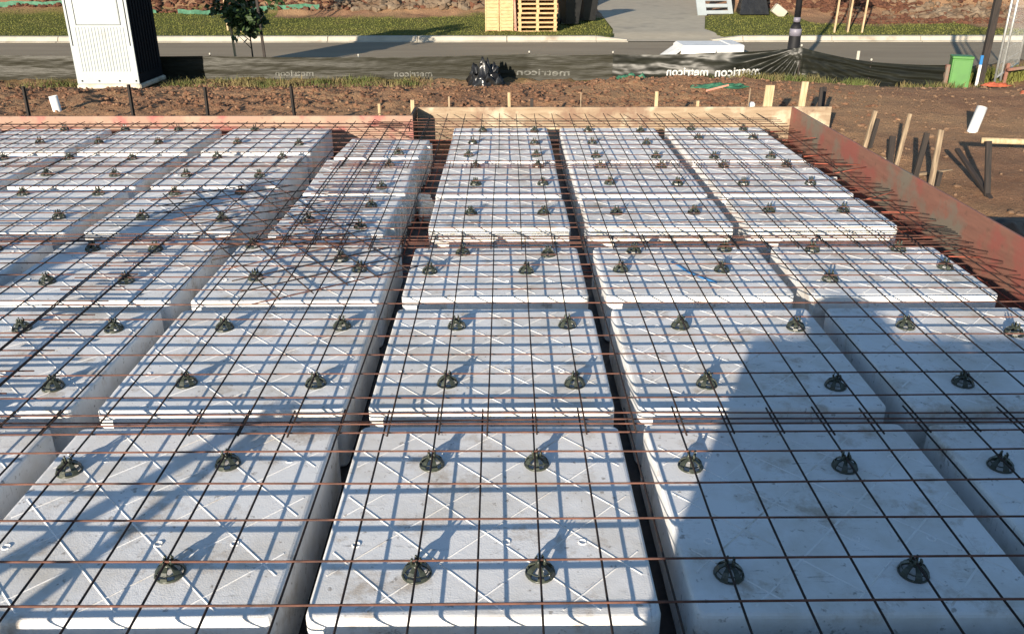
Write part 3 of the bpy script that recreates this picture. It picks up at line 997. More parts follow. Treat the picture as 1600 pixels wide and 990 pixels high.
# crumpled black plastic outside the red board
mb = MB()
n = 22
vs = []
for j in range(n):
    for i in range(n):
        u, v_ = i / (n - 1) - 0.5, j / (n - 1) - 0.5
        x, y = 1.5 * u, 1.9 * v_
        e = max(0, 1 - 2 * max(abs(u), abs(v_)))
        vs.append((x, y, 0.02 + 0.16 * min(1, e * 2) * abs(fbm(x + 9, y, 2.6, 4, 3)) + 0.05 * e))
mb.add(vs, [(j * n + i, j * n + i + 1, (j + 1) * n + i + 1, (j + 1) * n + i) for j in range(n - 1) for i in range(n - 1)])
o = mb.build('black_plastic', 'black_sheet', None, True)
o.location = (4.35, 5.75, 0.03)
tag(o, 'crumpled black plastic sheet lying outside the red form board', 'plastic sheet')

# ================================================================ silt fence
FP = [(-16, 16.0, 0.27, -0.28), (-13, 16.02, 0.27, -0.28), (-9.4, 16.0, 0.27, -0.27), (-5.5, 16.03, 0.25, -0.26), (-2.73, 16.0, 0.23, -0.26), (0.46, 16.0, 0.285, -0.26), (2.0, 15.8, 0.30, -0.26), (3.76, 15.2, 0.40, -0.22), (5.06, 14.6, 0.55, -0.06), (6.3, 14.62, 0.31, -0.1), (7.58, 14.6, 0.26, -0.12)]
cum = [0.0]
for a_, b_ in zip(FP, FP[1:]):
    cum.append(cum[-1] + math.hypot(b_[0] - a_[0], b_[1] - a_[1]))


def fence_pt(s, v_):
    """s metres along, v_ 0..1 up -> point on the film"""
    k = 0
    while k < len(FP) - 2 and s > cum[k + 1]:
        k += 1
    A, B = FP[k], FP[k + 1]
    ln = cum[k + 1] - cum[k]
    u = min(1, max(0, (s - cum[k]) / ln))
    x = A[0] + (B[0] - A[0]) * u
    y = A[1] + (B[1] - A[1]) * u
    zt = A[2] + (B[2] - A[2]) * u - 0.16 * (0.5 if ln < 2.5 else 0.35) * u * (1 - u)
    zb = A[3] + (B[3] - A[3]) * u
    z = zb + (zt - zb) * v_
    nxn, nyn = -(B[1] - A[1]) / ln, (B[0] - A[0]) / ln
    amp = 0.5 + 0.5 * math.sin(s * 0.9)
    kk = 0.4 + 0.6 * sstep(cum[6] - 1, cum[7], s)
    d = 0.030 * kk * noise.noise(Vector((s * 0.8, v_ * 5.0, 1.7))) + kk * 0.014 * noise.noise(Vector((s * 3.0, v_ * 9.0, 4.1))) + 0.006 * noise.noise(Vector((s * 9, v_ * 14, 2)))
    # gathered folds pulling up to the tall post
    sp = s - cum[8]
    if -1.3 < sp < 0.02:
        ang = math.atan2(1.02 - v_, -sp / 0.55 + 0.02)
        fade = sstep(-1.3, -0.9, sp)
        d += 0.055 * fade * math.sin(ang * 26) * min(1, math.hypot(sp, 1 - v_) * 1.6)
    elif 0 <= sp < 2.6:
        ang = math.atan2(1.02 - v_, sp / 1.5 + 0.02)
        d += 0.022 * math.sin(ang * 30) * min(1, math.hypot(sp, 1 - v_)) + 0.03 * noise.noise(Vector((s * 1.2, v_ * 10, 8)))
    return Vector((x + nxn * d, y + nyn * d, z)), Vector((nxn, nyn, 0))


fr = thing('silt_fence', 'low black plastic silt fence on posts along the road', 'fence', (0, 15.8, 0))
fo = Vector((0, 15.8, 0))
mb = MB()
NV = 22
ss = rng(0, cum[6], 0.06) + rng(cum[6], cum[-1], 0.025) + [cum[-1]]
vs = []
for s in ss:
    for j in range(NV + 1):
        vs.append(fence_pt(s, j / NV)[0] - fo)
mb.add(vs, [(i * (NV + 1) + j, (i + 1) * (NV + 1) + j, (i + 1) * (NV + 1) + j + 1, i * (NV + 1) + j + 1) for i in range(len(ss) - 1) for j in range(NV)])
cutv = (len([1 for s in ss if s < cum[6]]))
for a_, b_, mt in ((0, cutv, 'fence_film'), (cutv, len(ss) - 1, 'fence_black')):
    mb = MB()
    mb.add(vs[a_ * (NV + 1):(b_ + 1) * (NV + 1)], [(i * (NV + 1) + j, (i + 1) * (NV + 1) + j, (i + 1) * (NV + 1) + j + 1, i * (NV + 1) + j + 1) for i in range(b_ - a_) for j in range(NV)])
    mb.build('film', mt, fr, True)
for k, (x, y, zt, zb) in enumerate(FP[1:-1]):
    mb = MB().tube([(x, y + 0.03 - 15.8, -0.35), (x, y + 0.03 - 15.8, zt + 0.03)], 0.014, 8)
    p_ = mb.build('post', 'timber_dark' if k % 3 else 'galv', fr, True)
    mb = MB().lathe([(0.014, zt + 0.015), (0.018, zt + 0.03), (0.018, zt + 0.045), (0.008, zt + 0.055)], 10, x, y + 0.03 - 15.8)
    mb.build('post_cap', 'post_cap', p_, True)
mb = MB().box(7.58, 7.64, -1.24, -1.17, -0.35, 0.27, 0.004)
mb.build('end_post', 'ply_red', fr)
# lettering, seen from behind so it reads backwards


def lettering(word, s_mid, v0, hgt, mat, length):
    cu = bpy.data.curves.new('lettering', 'FONT')
    cu.body = word
    cu.size = 1.0
    cu.align_x = 'CENTER'
    cu.offset = 0.018
    cu.resolution_u = 3
    to = bpy.data.objects.new('tmp', cu)
    COL.objects.link(to)
    dg = bpy.context.evaluated_depsgraph_get()
    me_ = bpy.data.meshes.new_from_object(to.evaluated_get(dg))
    xs_ = [v_.co.x for v_ in me_.vertices]
    w_ = max(xs_) - min(xs_)
    for v_ in me_.vertices:
        s = s_mid - v_.co.x / w_ * length          # mirrored
        h0 = fence_pt(s, 0.0)[0].z
        h1 = fence_pt(s, 1.0)[0].z
        vv = v0 + (v_.co.y * hgt / 0.72) / max(0.3, h1 - h0)
        p, nn = fence_pt(s, vv)
        v_.co = p - nn * 0.012 - fo
    me_.materials.append(M[mat])
    bpy.data.objects.remove(to)
    bpy.data.curves.remove(cu)
    link('lettering', me_, fr)


def s_at_x(x):
    for k in range(len(FP) - 1):
        if FP[k][0] <= x <= FP[k + 1][0]:
            return cum[k] + (x - FP[k][0]) / (FP[k + 1][0] - FP[k][0]) * (cum[k + 1] - cum[k])


lettering('metricon', s_at_x(4.12), 0.33, 0.16, 'fence_text', 0.78)
lettering('metricon', s_at_x(3.30), 0.36, 0.15, 'fence_text', 0.74)
lettering('metricon', s_at_x(0.72), 0.30, 0.12, 'fence_text_faint', 1.0)
lettering('metricon', s_at_x(-1.72), 0.28, 0.11, 'fence_text_faint', 0.72)
lettering('metricon', s_at_x(-3.95), 0.30, 0.11, 'fence_text_faint', 0.72)

# ================================================================ portable toilet
tt = thing('portable_toilet', 'white portable toilet with dark sides standing before the silt fence', 'toilet', (-6.80, 14.6, -0.13))
W2, D, HT = 0.53, 1.1, 2.3
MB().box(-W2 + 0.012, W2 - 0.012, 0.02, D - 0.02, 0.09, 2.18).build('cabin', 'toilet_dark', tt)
MB().box(-W2 - 0.01, W2 + 0.03, -0.03, D + 0.02, 0.0, 0.085, 0.02).build('skid_base', 'skid', tt)
fw = MB().box(-W2, W2, 0.0, 0.019, 0.088, 2.18, 0.004).build('front_wall', 'toilet_white', tt)
for k in range(16):
    x = -0.40 + 0.8 * k / 15
    MB().box(x - 0.012, x + 0.012, -0.008, -0.0005, 0.30, 1.02, 0.003).build('rib', 'toilet_white', fw)
# upper panel outline: slim raised frame
for (a_, b_, c_, d_) in ((-0.37, 0.38, 1.055, 1.063), (-0.37, -0.362, 1.063, 1.6), (0.372, 0.38, 1.063, 1.6), (-0.37, 0.38, 1.6, 1.608)):
    MB().box(a_, b_, -0.006, -0.0005, c_, d_).build('panel_trim', 'toilet_dark', fw)
MB().box(-0.35, 0.36, -0.004, -0.0006, 1.075, 1.59, 0.002).build('upper_panel', 'toilet_white', fw)
for x in (-0.49, 0.475):
    MB().box(x, x + 0.012, -0.008, -0.0005, 0.72, 2.1).build('corner_strip', 'toilet_dark', fw)
for x in (-0.44, -0.15, 0.2, 0.48):
    MB().lathe([(0.014, 0), (0.014, 0.01), (0.006, 0.014)], 8).build('rivet', 'toilet_dark', fw, True).matrix_local = Matrix.Translation((x, 0, 0.14)) @ Matrix.Rotation(R(90), 4, 'X')
for k in range(8):
    y = 0.15 + 0.8 * k / 7
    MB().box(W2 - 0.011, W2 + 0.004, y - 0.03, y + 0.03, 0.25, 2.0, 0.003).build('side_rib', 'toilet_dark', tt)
MB().box(-W2 - 0.03, W2 + 0.03, -0.04, D + 0.03, 2.181, 2.3, 0.04).build('roof', 'toilet_white', tt)
MB().lathe([(0.05, 2.3), (0.05, 2.5), (0.06, 2.51), (0.06, 2.54)], 12, 0.3, 0.9).build('vent_pipe', 'toilet_dark', tt, True)


# ================================================================ street lamp, box, stakes behind the fence
lp = thing('street_lamp', 'black street lamp post with thick banded base beside the road', 'street lamp', (5.79, 17.2, -0.2))
MB().lathe([(0.15, 0), (0.15, 0.05), (0.125, 0.06), (0.115, 0.70), (0.10, 0.86), (0.062, 0.93)], 18).build('base_casing', 'lamp_black', lp, True)
MB().lathe([(0.119, 0.69), (0.114, 0.82), (0.108, 0.825)], 18).build('band', 'lamp_band', lp, True)
MB().lathe([(0.064, 0.92), (0.058, 1.8), (0.05, 4.6)], 14).build('pole', 'lamp_black', lp, True)
MB().lathe([(0.068, 0.95), (0.066, 1.04)], 14).build('band', 'lamp_band', lp, True)
MB().lathe([(0.04, 4.6), (0.2, 4.7), (0.24, 4.8), (0.1, 4.92), (0.03, 5.0)], 16).build('lamp_head', 'lamp_black', lp, True)

gb = thing('service_box', 'green metal service box at the end of the silt fence', 'service box', (7.84, 14.62, -0.16), (0, 0, R(-18)))
MB().box(-0.16, 0.16, -0.14, 0.14, 0, 0.53, 0.006).build('cabinet', 'green_box', gb)
MB().box(-0.168, 0.168, -0.148, 0.148, 0.531, 0.575, 0.008).build('lid', 'green_box', gb)
MB().box(-0.135, 0.135, -0.150, -0.1405, 0.04, 0.51, 0.003).build('door', 'green_box', gb)

bs = thing('marker_stake', 'white marker stake with blue painted top beside the green box', 'stake', (8.17, 14.6, -0.1))
MB().box(-0.022, 0.022, -0.012, 0.012, 0, 0.36, 0.002).build('shaft', 'pvc', bs)
MB().box(-0.023, 0.023, -0.013, 0.013, 0.361, 0.52, 0.002).build('painted_top', 'blue', bs)
peg('timber_stake', 'small white stake standing behind the folded silt fence', (6.45, 15.6, -0.25), (6.45, 15.6, 0.38), 0.05, 0.02, 'post_cap')

# temporary fence panel leaning beside the green box
tf = thing('temporary_fence', 'galvanised temporary fence panel with wire infill beyond the green box', 'fence', (8.36, 14.4, -0.05), (0, 0, R(52)))
for x in (0.0, 0.62, 2.4):
    MB().tube([(x, 0, 0), (x, 0, 2.1)], 0.021, 8).build('upright', 'galv', tf, True)
for z in (0.12, 2.08):
    MB().tube([(0.0, 0, z), (2.4, 0, z)], 0.018, 8).build('rail', 'galv', tf, True)
for k in range(1, 20):
    MB().tube([(k * 0.12, 0, 0.12), (k * 0.12, 0, 2.08)], 0.0018, 4).build('wire', 'galv', tf)
for k in range(1, 9):
    MB().tube([(0, 0.004, 0.12 + k * 0.22), (2.4, 0.004, 0.12 + k * 0.22)], 0.0022, 4).build('wire', 'galv', tf)
peg('timber_post', 'dark timber post standing just behind the temporary fence end', (8.42, 14.95, -0.2), (8.44, 14.95, 2.0), 0.11, 0.09, 'timber_dark', cat='post')
peg('brace_timber', 'red brown pole propped level against the temporary fence', (8.75, 14.75, 0.16), (11.4, 15.1, 0.42), 0.05, 0.05, 'ply_red', cat='pole')
peg('timber_stake', 'short rusty red stake at the foot of the temporary fence', (8.82, 14.9, -0.1), (8.83, 14.9, 0.25), 0.05, 0.04, 'ply_red')


def crumple(name, label, cat, mat, loc, sx, sy, sz, seed, n=18, rz=0, smooth=True, folds=1.0):
    mb = MB()
    vs = []
    m_ = n * 2
    for j in range(n + 1):
        ph = math.pi * 0.5 * j / n
        for i in range(m_):
            th = 2 * math.pi * i / m_
            r_ = 1 + 0.35 * folds * fbm(math.cos(th) * 2 + seed, math.sin(th) * 2 + ph * 2, 1.3, 4, seed)
            x = math.cos(th) * math.cos(ph) * r_
            y = math.sin(th) * math.cos(ph) * r_
            z = (math.sin(ph) * (1 + 0.5 * folds * fbm(x * 2, y * 2, 1.6, 3, seed + 4)))
            vs.append((x * sx, y * sy, max(0, z * sz)))
    fs = [(j * m_ + i, j * m_ + (i + 1) % m_, (j + 1) * m_ + (i + 1) % m_, (j + 1) * m_ + i) for j in range(n) for i in range(m_)]
    mb.add(vs, fs)
    o = mb.build(name, mat, None, smooth)
    o.location = loc
    o.rotation_euler = (0, 0, rz)
    return tag(o, label, cat)


crumple('rubbish_bag', 'shiny black rubbish bag slumped against the silt fence', 'bag', 'black_film', (-0.36, 15.3, -0.2), 0.30, 0.2, 0.36, 2.2, folds=1.5)
crumple('green_tarp', 'crumpled green plastic scrap at the foot of the silt fence', 'plastic scrap', 'green_cloth', (2.25, 14.75, -0.06), 0.32, 0.16, 0.13, 5.2, folds=1.6)
crumple('green_netting', 'flat strip of green netting lying on the soil mound', 'netting', 'green_cloth', (3.32, 13.0, 0.14), 0.42, 0.14, 0.05, 7.2, folds=1.6)
crumple('orange_plastic', 'flat orange plastic scrap beside the blue topped stake', 'plastic scrap', 'orange', (8.15, 14.0, 0.0), 0.22, 0.10, 0.05, 3.1, folds=1.2)
crumple('orange_plastic', 'orange plastic lump half buried beyond the leaning white pipe', 'plastic scrap', 'orange', (7.95, 12.6, 0.08), 0.2, 0.12, 0.10, 8.1, folds=1.2)
peg('marker_stick', 'thin pink painted stick lying on the soil mound', (3.05, 12.75, 0.13), (3.42, 12.9, 0.19), 0.025, 0.02, 'pink_stick', cat='stick')
# white wrapped bundle on the road
mb = MB()
mb.box(-0.74, 0.62, -0.55, 0.55, 0, 0.34, 0.05)
o = thing('wrapped_bundle', 'low white wrapped bundle lying on the road beyond the silt fence', 'bundle', (4.68, 19.6, -0.25))
mb.build('bundle_body', 'white_sheet', o)
MB().box(0.34, 0.64, -0.57, 0.57, 0.006, 0.36, 0.02).build('end_wrap', 'white_sheet', o)
mb = MB()
vs = [(-0.72, -0.5, 0.26), (-0.72, 0.5, 0.26), (-1.05, -0.55, 0.012), (-1.05, 0.55, 0.012), (-0.9, 0, 0.16)]
mb.add(vs, [(0, 4, 2), (2, 4, 3), (3, 4, 1), (1, 4, 0)])
mb.build('loose_flap', 'white_sheet', o)
mb = MB()
vs = [(0.63, -0.5, 0.2), (0.63, 0.5, 0.2), (0.95, -0.5, 0.012), (0.95, 0.5, 0.012), (0.75, 0, 0.08)]
mb.add(vs, [(1, 4, 3), (3, 4, 2), (2, 4, 0), (0, 4, 1)])
mb.build('loose_flap', 'white_sheet', o)


# ================================================================ across the road
def pallet_mb():
    parts = []
    for k in range(7):
        y = -0.55 + k * 0.18
        parts.append(('deck_board', MB().box(-0.56, 0.56, y, y + 0.11, 0.100, 0.122, 0.003)))
    for x in (-0.54, -0.04, 0.46):
        parts.append(('bearer', MB().box(x, x + 0.08, -0.55, 0.64, 0.022, 0.099, 0.003)))
    for y in (-0.55, 0.0, 0.53):
        parts.append(('base_board', MB().box(-0.56, 0.56, y, y + 0.11, 0.0, 0.021, 0.003)))
    return [(n_, p_.mesh('pallet_' + n_, 'pallet')) for n_, p_ in parts]


PP = pallet_mb()
for k in range(11):
    where = ['bottom', 'second from the bottom', 'third from the bottom', 'fourth from the bottom', 'fifth from the bottom', 'sixth from the bottom', 'seventh from the bottom', 'eighth from the bottom', 'ninth from the bottom', 'tenth from the bottom', 'topmost'][k]
    o = thing('pallet', 'timber pallet in the flat stack across the road, ' + where, 'pallet', (0.94 + random.uniform(-0.012, 0.012), 25.2, -0.13 + k * 0.1245), (0, 0, R(random.uniform(-1, 1))), 'pallets stacked on the far verge')
    for nm, me_ in PP:
        link(nm, me_, o)
# two slatted crate sides stood beside the stack
for (x, wd) in ((-0.36, 'outer one beside the pallets'), (0.05, 'next to the flat pallet stack')):
    o = thing('slatted_panel', 'upright slatted timber panel across the road, ' + wd, 'timber panel', (x, 24.75, -0.14), (R(-3), 0, R(2)), 'slatted panels beside the pallets')
    for xx in (-0.19, 0.16):
        MB().box(xx, xx + 0.035, -0.02, 0.02, 0, 1.4, 0.002).build('upright', 'pallet', o)
    for k in range(15):
        MB().box(-0.155, 0.159, -0.012, 0.008, 0.03 + k * 0.09, 0.03 + k * 0.09 + 0.084, 0.002).build('slat', 'pallet', o)
o = thing('slatted_panel', 'edge-on timber panel wedged between slatted panels and flat pallet stack', 'timber panel', (0.33, 24.9, -0.14), (R(-3), 0, R(84)), 'slatted panels beside the pallets')
for xx in (-0.1, 0.3, 0.6):
    MB().box(xx, xx + 0.04, -0.03, 0.03, 0, 1.35, 0.002).build('upright', 'ply_pink', o)
for k in range(13):
    MB().box(-0.1, 0.64, 0.031, 0.05, 0.03 + k * 0.1, 0.1 + k * 0.1, 0.002).build('slat', 'pallet', o)

for (x, y, wd) in ((1.95, 26.3, 'nearest the pallet stack'), (2.55, 27.2, 'beside the driveway edge')):
    o = thing('wheelie_bin', 'black wheeled bin on the far verge, ' + wd, 'bin', (x, y, height(x, y)), (0, 0, R(20)), 'black bins by the driveway')
    mb = MB()
    vs = [(-0.2, -0.24, 0.05), (0.2, -0.24, 0.05), (0.2, 0.2, 0.05), (-0.2, 0.2, 0.05), (-0.28, -0.34, 0.95), (0.28, -0.34, 0.95), (0.28, 0.3, 0.95), (-0.28, 0.3, 0.95)]
    mb.add(vs, [(3, 2, 1, 0), (4, 5, 6, 7), (0, 1, 5, 4), (1, 2, 6, 5), (2, 3, 7, 6), (3, 0, 4, 7)])
    mb.build('bin_body', 'bin_black', o)
    MB().box(-0.3, 0.3, -0.37, 0.33, 0.951, 1.02, 0.02).build('lid', 'bin_black', o)
    for xx in (-0.24, 0.2):
        MB().lathe([(0.1, 0), (0.1, 0.045)], 14).build('wheel', 'bin_black', o).matrix_local = Matrix.Translation((xx, 0.24, 0.1)) @ Matrix.Rotation(R(90), 4, 'Y')

# white pierced block and dark sheet beside the driveway
o = thing('white_screen', 'white slotted screen panel lying beside the driveway', 'screen', (6.95, 28.7, height(6.95, 28.7)), (R(-35), 0, R(6)))
MB().box(-0.6, -0.3, -0.03, 0.03, 0.0, 1.2, 0.004).build('frame_side', 'toilet_white', o)
MB().box(0.45, 0.6, -0.03, 0.03, 0.0, 1.2, 0.004).build('frame_side', 'toilet_white', o)
for k in range(5):
    MB().box(-0.299, 0.449, -0.025, 0.02, 0.05 + k * 0.24, 0.17 + k * 0.24, 0.004).build('slat', 'toilet_white', o)
mb = MB()
vs = [(-0.5, -0.3, 0), (0.45, -0.3, 0), (0.5, 0.5, 0), (-0.45, 0.5, 0), (-0.35, 0.0, 1.1), (0.15, 0.0, 1.2)]
mb.add(vs, [(0, 1, 5, 4), (1, 2, 5), (2, 3, 4, 5), (3, 0, 4), (3, 2, 1, 0)])
o = mb.build('covered_heap', 'black_film')
o.location = (8.15, 28.6, height(8.15, 28.6) - 0.02)
tag(o, 'dark covered heap standing beside the white slotted screen', 'heap')
o = MB().box(-0.22, 0.22, -0.12, 0.12, 0, 0.3, 0.02).build('white_block', 'concrete')
o.location = (8.85, 28.4, height(8.85, 28.4))
o.rotation_euler = (0, R(35), 0)
tag(o, 'white tilted block at the foot of the red mulch bank', 'block')

# green shade-cloth strips along the bank
for (x0, x1, y0, y1, lab) in ((-20, -11.6, 29.6, 29.2, 'long green shade cloth strip on the bank beyond the toilet'), (-10.8, -6.2, 29.0, 29.4, 'short green shade cloth strip on the bank behind the young tree')):
    mb = MB()
    n = 40
    vs = []
    for i in range(n + 1):
        u = i / n
        x, y = x0 + (x1 - x0) * u, y0 + (y1 - y0) * u
        zb = height(x, y) - 0.03
        wv = 0.05 * noise.noise(Vector((x * 1.3, 0, 2)))
        h_ = 0.17 + 0.09 * noise.noise(Vector((x * 0.7, 5, 2)))
        vs += [(x, y + wv, zb), (x, y + wv + 0.05 * noise.noise(Vector((x * 2, 3, 1))), zb + h_ * 0.5), (x, y + wv, zb + h_)]
    mb.add(vs, [(i * 3 + j, (i + 1) * 3 + j, (i + 1) * 3 + j + 1, i * 3 + j + 1) for i in range(n) for j in (0, 1)])
    tag(mb.build('shade_cloth', 'green_cloth', None, True), lab, 'shade cloth', 'green shade cloth on the bank')


# ================================================================ trees
def leaf_cloud(n, cx, cy, cz, rx, ry, rz_, size, seed, clumps=14):
    rr_ = random.Random(seed)
    cl = []
    for _ in range(clumps):
        while True:
            p = Vector((rr_.uniform(-1, 1), rr_.uniform(-1, 1), rr_.uniform(-1, 1)))
            if p.length < 1:
                break
        cl.append((p, rr_.uniform(0.22, 0.42)))
    mb = MB()
    for _ in range(n):
        c_, s_ = rr_.choice(cl)
        d = Vector((rr_.gauss(0, 1), rr_.gauss(0, 1), rr_.gauss(0, 1))).normalized() * s_ * rr_.uniform(0.4, 1.1)
        p = c_ + d
        p = Vector((cx + p.x * rx, cy + p.y * ry, cz + p.z * rz_))
        a_ = Vector((rr_.gauss(0, 1), rr_.gauss(0, 1), rr_.gauss(0, 0.6) - 0.3)).normalized()
        b_ = a_.cross(Vector((rr_.gauss(0, 1), rr_.gauss(0, 1), rr_.gauss(0, 1)))).normalized()
        L = size * rr_.uniform(0.6, 1.3)
        Wd = L * 0.32
        mb.add([p, p + a_ * L * 0.5 + b_ * Wd, p + a_ * L, p + a_ * L * 0.5 - b_ * Wd], [(0, 1, 2, 3)])
    return mb


def young_tree(label, x, y, trunk_h, top, r, stakes, seed, leaves=1400, crown_z=None, rzz=None, size=0.11):
    z0 = height(x, y) - 0.03
    t__ = thing('young_tree', label, 'tree', (x, y, z0))
    rr_ = random.Random(seed)
    mb = MB().tube([(0, 0, 0), (0.01, 0, trunk_h * 0.5), (0.0, 0.02, trunk_h), (0.03, 0.0, top * 0.85)], [0.02, 0.017, 0.014, 0.006], 7)
    for k in range(7):
        a_ = rr_.uniform(0, 6.28)
        zz = trunk_h * 0.75 + (top - trunk_h) * 0.6 * k / 7
        mb.tube([(0, 0, zz), (0.3 * r * math.cos(a_), 0.3 * r * math.sin(a_), zz + 0.15), (0.75 * r * math.cos(a_), 0.75 * r * math.sin(a_), zz + 0.35)], [0.009, 0.007, 0.003], 5)
    mb.build('trunk', 'trunk', t__, True)
    cz = crown_z if crown_z is not None else (trunk_h + top) / 2
    leaf_cloud(leaves, 0, 0, cz, r, r, rzz or (top - trunk_h) / 2, size, seed).build('crown', 'leaf', t__)
    for (sx, sy, lean, hgt, lab) in stakes:
        peg('tree_stake', lab, (x + sx, y + sy, z0 - 0.05), (x + sx + lean, y + sy, z0 + hgt), 0.045, 0.045, 'timber', 'stakes round the young trees', cat='stake')


young_tree('small dark leafy young tree between the silt fence and the road', -5.14, 17.5, 0.6, 2.3, 0.54, [], 11, 1700, 1.42, 0.80, 0.13)
peg('tree_stake', 'pale stake of the dark leafy young tree, towards the toilet', (-5.47, 17.5, -0.3), (-5.55, 17.55, 1.5), 0.04, 0.04, 'timber', 'stakes round the young trees')
peg('tree_stake', 'dark stake of the dark leafy young tree, away from the toilet', (-4.88, 17.5, -0.3), (-4.93, 17.5, 1.4), 0.05, 0.04, 'timber_dark', 'stakes round the young trees')
young_tree('young tree on the far verge opposite the toilet', -7.6, 25.0, 1.3, 3.2, 0.7, [(-0.35, 0, -0.02, 1.6, 'far verge stake opposite the toilet, left of its young tree trunk'), (0.12, -0.3, -0.03, 1.6, 'far verge stake opposite the toilet, closest to its young tree trunk')], 21, 900, 2.2)
young_tree('young tree between three stakes on the far verge beyond the lamp', 9.75, 24.7, 1.4, 3.2, 0.75, [(-0.48, -0.4, 0.04, 1.7, 'tallest leaning stake of three round the verge tree beyond the lamp'), (-0.08, -0.35, 0.03, 1.4, 'middle stake of three round the verge tree beyond the lamp'), (0.32, -0.35, 0.06, 1.6, 'outer stake of three round the verge tree, away from the lamp')], 31, 900, 2.2)

# two short pale pegs on the bank
for (x, y, wd) in ((16.9, 27.8, 'left of two'), (17.35, 28.1, 'right of two')):
    peg('timber_stake', 'short pale peg on the red earth bank, ' + wd.replace('left of two', 'taller of a pair').replace('right of two', 'shorter of a pair'), (x, y, height(x, y) - 0.05), (x, y, height(x, y) + (0.62 if x < 17 else 0.52)), 0.06, 0.05, 'timber')


# ================================================================ clods, rubble, grass (uncountable)
ICO_V = []
ph_ = (1 + 5 ** 0.5) / 2
for a_, b_ in ((1, ph_), (-1, ph_), (1, -ph_), (-1, -ph_)):
    ICO_V += [Vector((0, a_, b_)), Vector((a_, b_, 0)), Vector((b_, 0, a_))]
ICO_V = [v_.normalized() for v_ in ICO_V]
ICO_F = []
for i in range(12):
    for j in range(i + 1, 12):
        for k in range(j + 1, 12):
            if all((ICO_V[p] - ICO_V[q]).length < 1.2 for p, q in ((i, j), (j, k), (i, k))):
                nrm = (ICO_V[j] - ICO_V[i]).cross(ICO_V[k] - ICO_V[i])
                ICO_F.append((i, j, k) if nrm.dot(ICO_V[i]) > 0 else (i, k, j))


def stones(name, label, mat, n, pos, size, seed):
    rr_ = random.Random(seed)
    vs, fs = [], []
    for _ in range(n):
        p = pos(rr_)
        if p is None:
            continue
        s_ = size(rr_)
        sc_ = (s_ * rr_.uniform(0.7, 1.4), s_ * rr_.uniform(0.7, 1.3), s_ * rr_.uniform(0.45, 0.9))
        a_ = rr_.uniform(0, 6.28)
        c_, d_ = math.cos(a_), math.sin(a_)
        z0 = height(*p) + sc_[2] * 0.25
        o_ = len(vs)
        for v_ in ICO_V:
            k = rr_.uniform(0.7, 1.25)
            x, y, z = v_.x * sc_[0] * k, v_.y * sc_[1] * k, v_.z * sc_[2] * k
            vs.append((p[0] + x * c_ - y * d_, p[1] + x * d_ + y * c_, z0 + z))
        fs += [(a + o_, b__ + o_, c__ + o_) for a, b__, c__ in ICO_F]
    me_ = bpy.data.meshes.new(name)
    me_.from_pydata(vs, [], fs)
    me_.materials.append(M[mat])
    o = link(name, me_)
    o['kind'] = 'stuff'
    o['label'] = label
    o['category'] = 'soil' if 'soil' in label else 'rubble'
    return o


def pos_dirt(r):
    x = r.uniform(-11, 5.2)
    y = r.choice([r.uniform(10.4, 15.6), r.uniform(11.5, 14.6)])
    if x > 3.6 and r.random() < 0.6:
        return None
    if -7.5 < x < -6.1 and 14.4 < y < 15.9:
        return None
    return x, y


def pos_right(r):
    x = r.uniform(3.75, 10.5)
    y = r.uniform(5.5, 14.6)
    return (x, y)


stones('soil_clods', 'loose clods of reddish brown soil behind the form boards', 'clod', 13000, pos_dirt, lambda r: 0.008 + 0.034 * r.random() ** 3.4, 1)
stones('soil_clods', 'small crumbs of brown soil on the graded ground outside the red board', 'crumb', 2600, pos_right, lambda r: 0.006 + 0.03 * r.random() ** 4, 2)
stones('rubble', 'pale broken rubble at the foot of the bank', 'rubble', 900, lambda r: (r.gauss(-3.2, 1.5), 29.2 + abs(r.gauss(0, 1.4))), lambda r: 0.05 + 0.16 * r.random() ** 2, 3)
stones('bark_mulch', 'reddish bark mulch covering the bank across the road', 'bark_mulch', 5200, lambda r: (lambda x, y: None if drive_mask(x, y) > 0.1 else (x, y))(r.choice([r.uniform(-22, 3), r.uniform(-16, 0), r.uniform(8.5, 14)]), 29.3 + 5 * r.random() ** 1.5), lambda r: 0.04 + 0.09 * r.random() ** 2, 4)
stones('rubble', 'brown rubble and soil heaped on the bank beyond the staked tree', 'rubble', 330, lambda r: (r.gauss(15.2, 1.2), 27.9 + abs(r.gauss(0, 1.4))), lambda r: 0.05 + 0.13 * r.random() ** 2, 5)
stones('soil_clods', 'red soil clods covering the bare bank past the rubble heap', 'bark_mulch', 2500, lambda r: (r.uniform(10.5, 24), 26.5 + 7 * r.random() ** 1.3), lambda r: 0.03 + 0.09 * r.random() ** 2.5, 6)


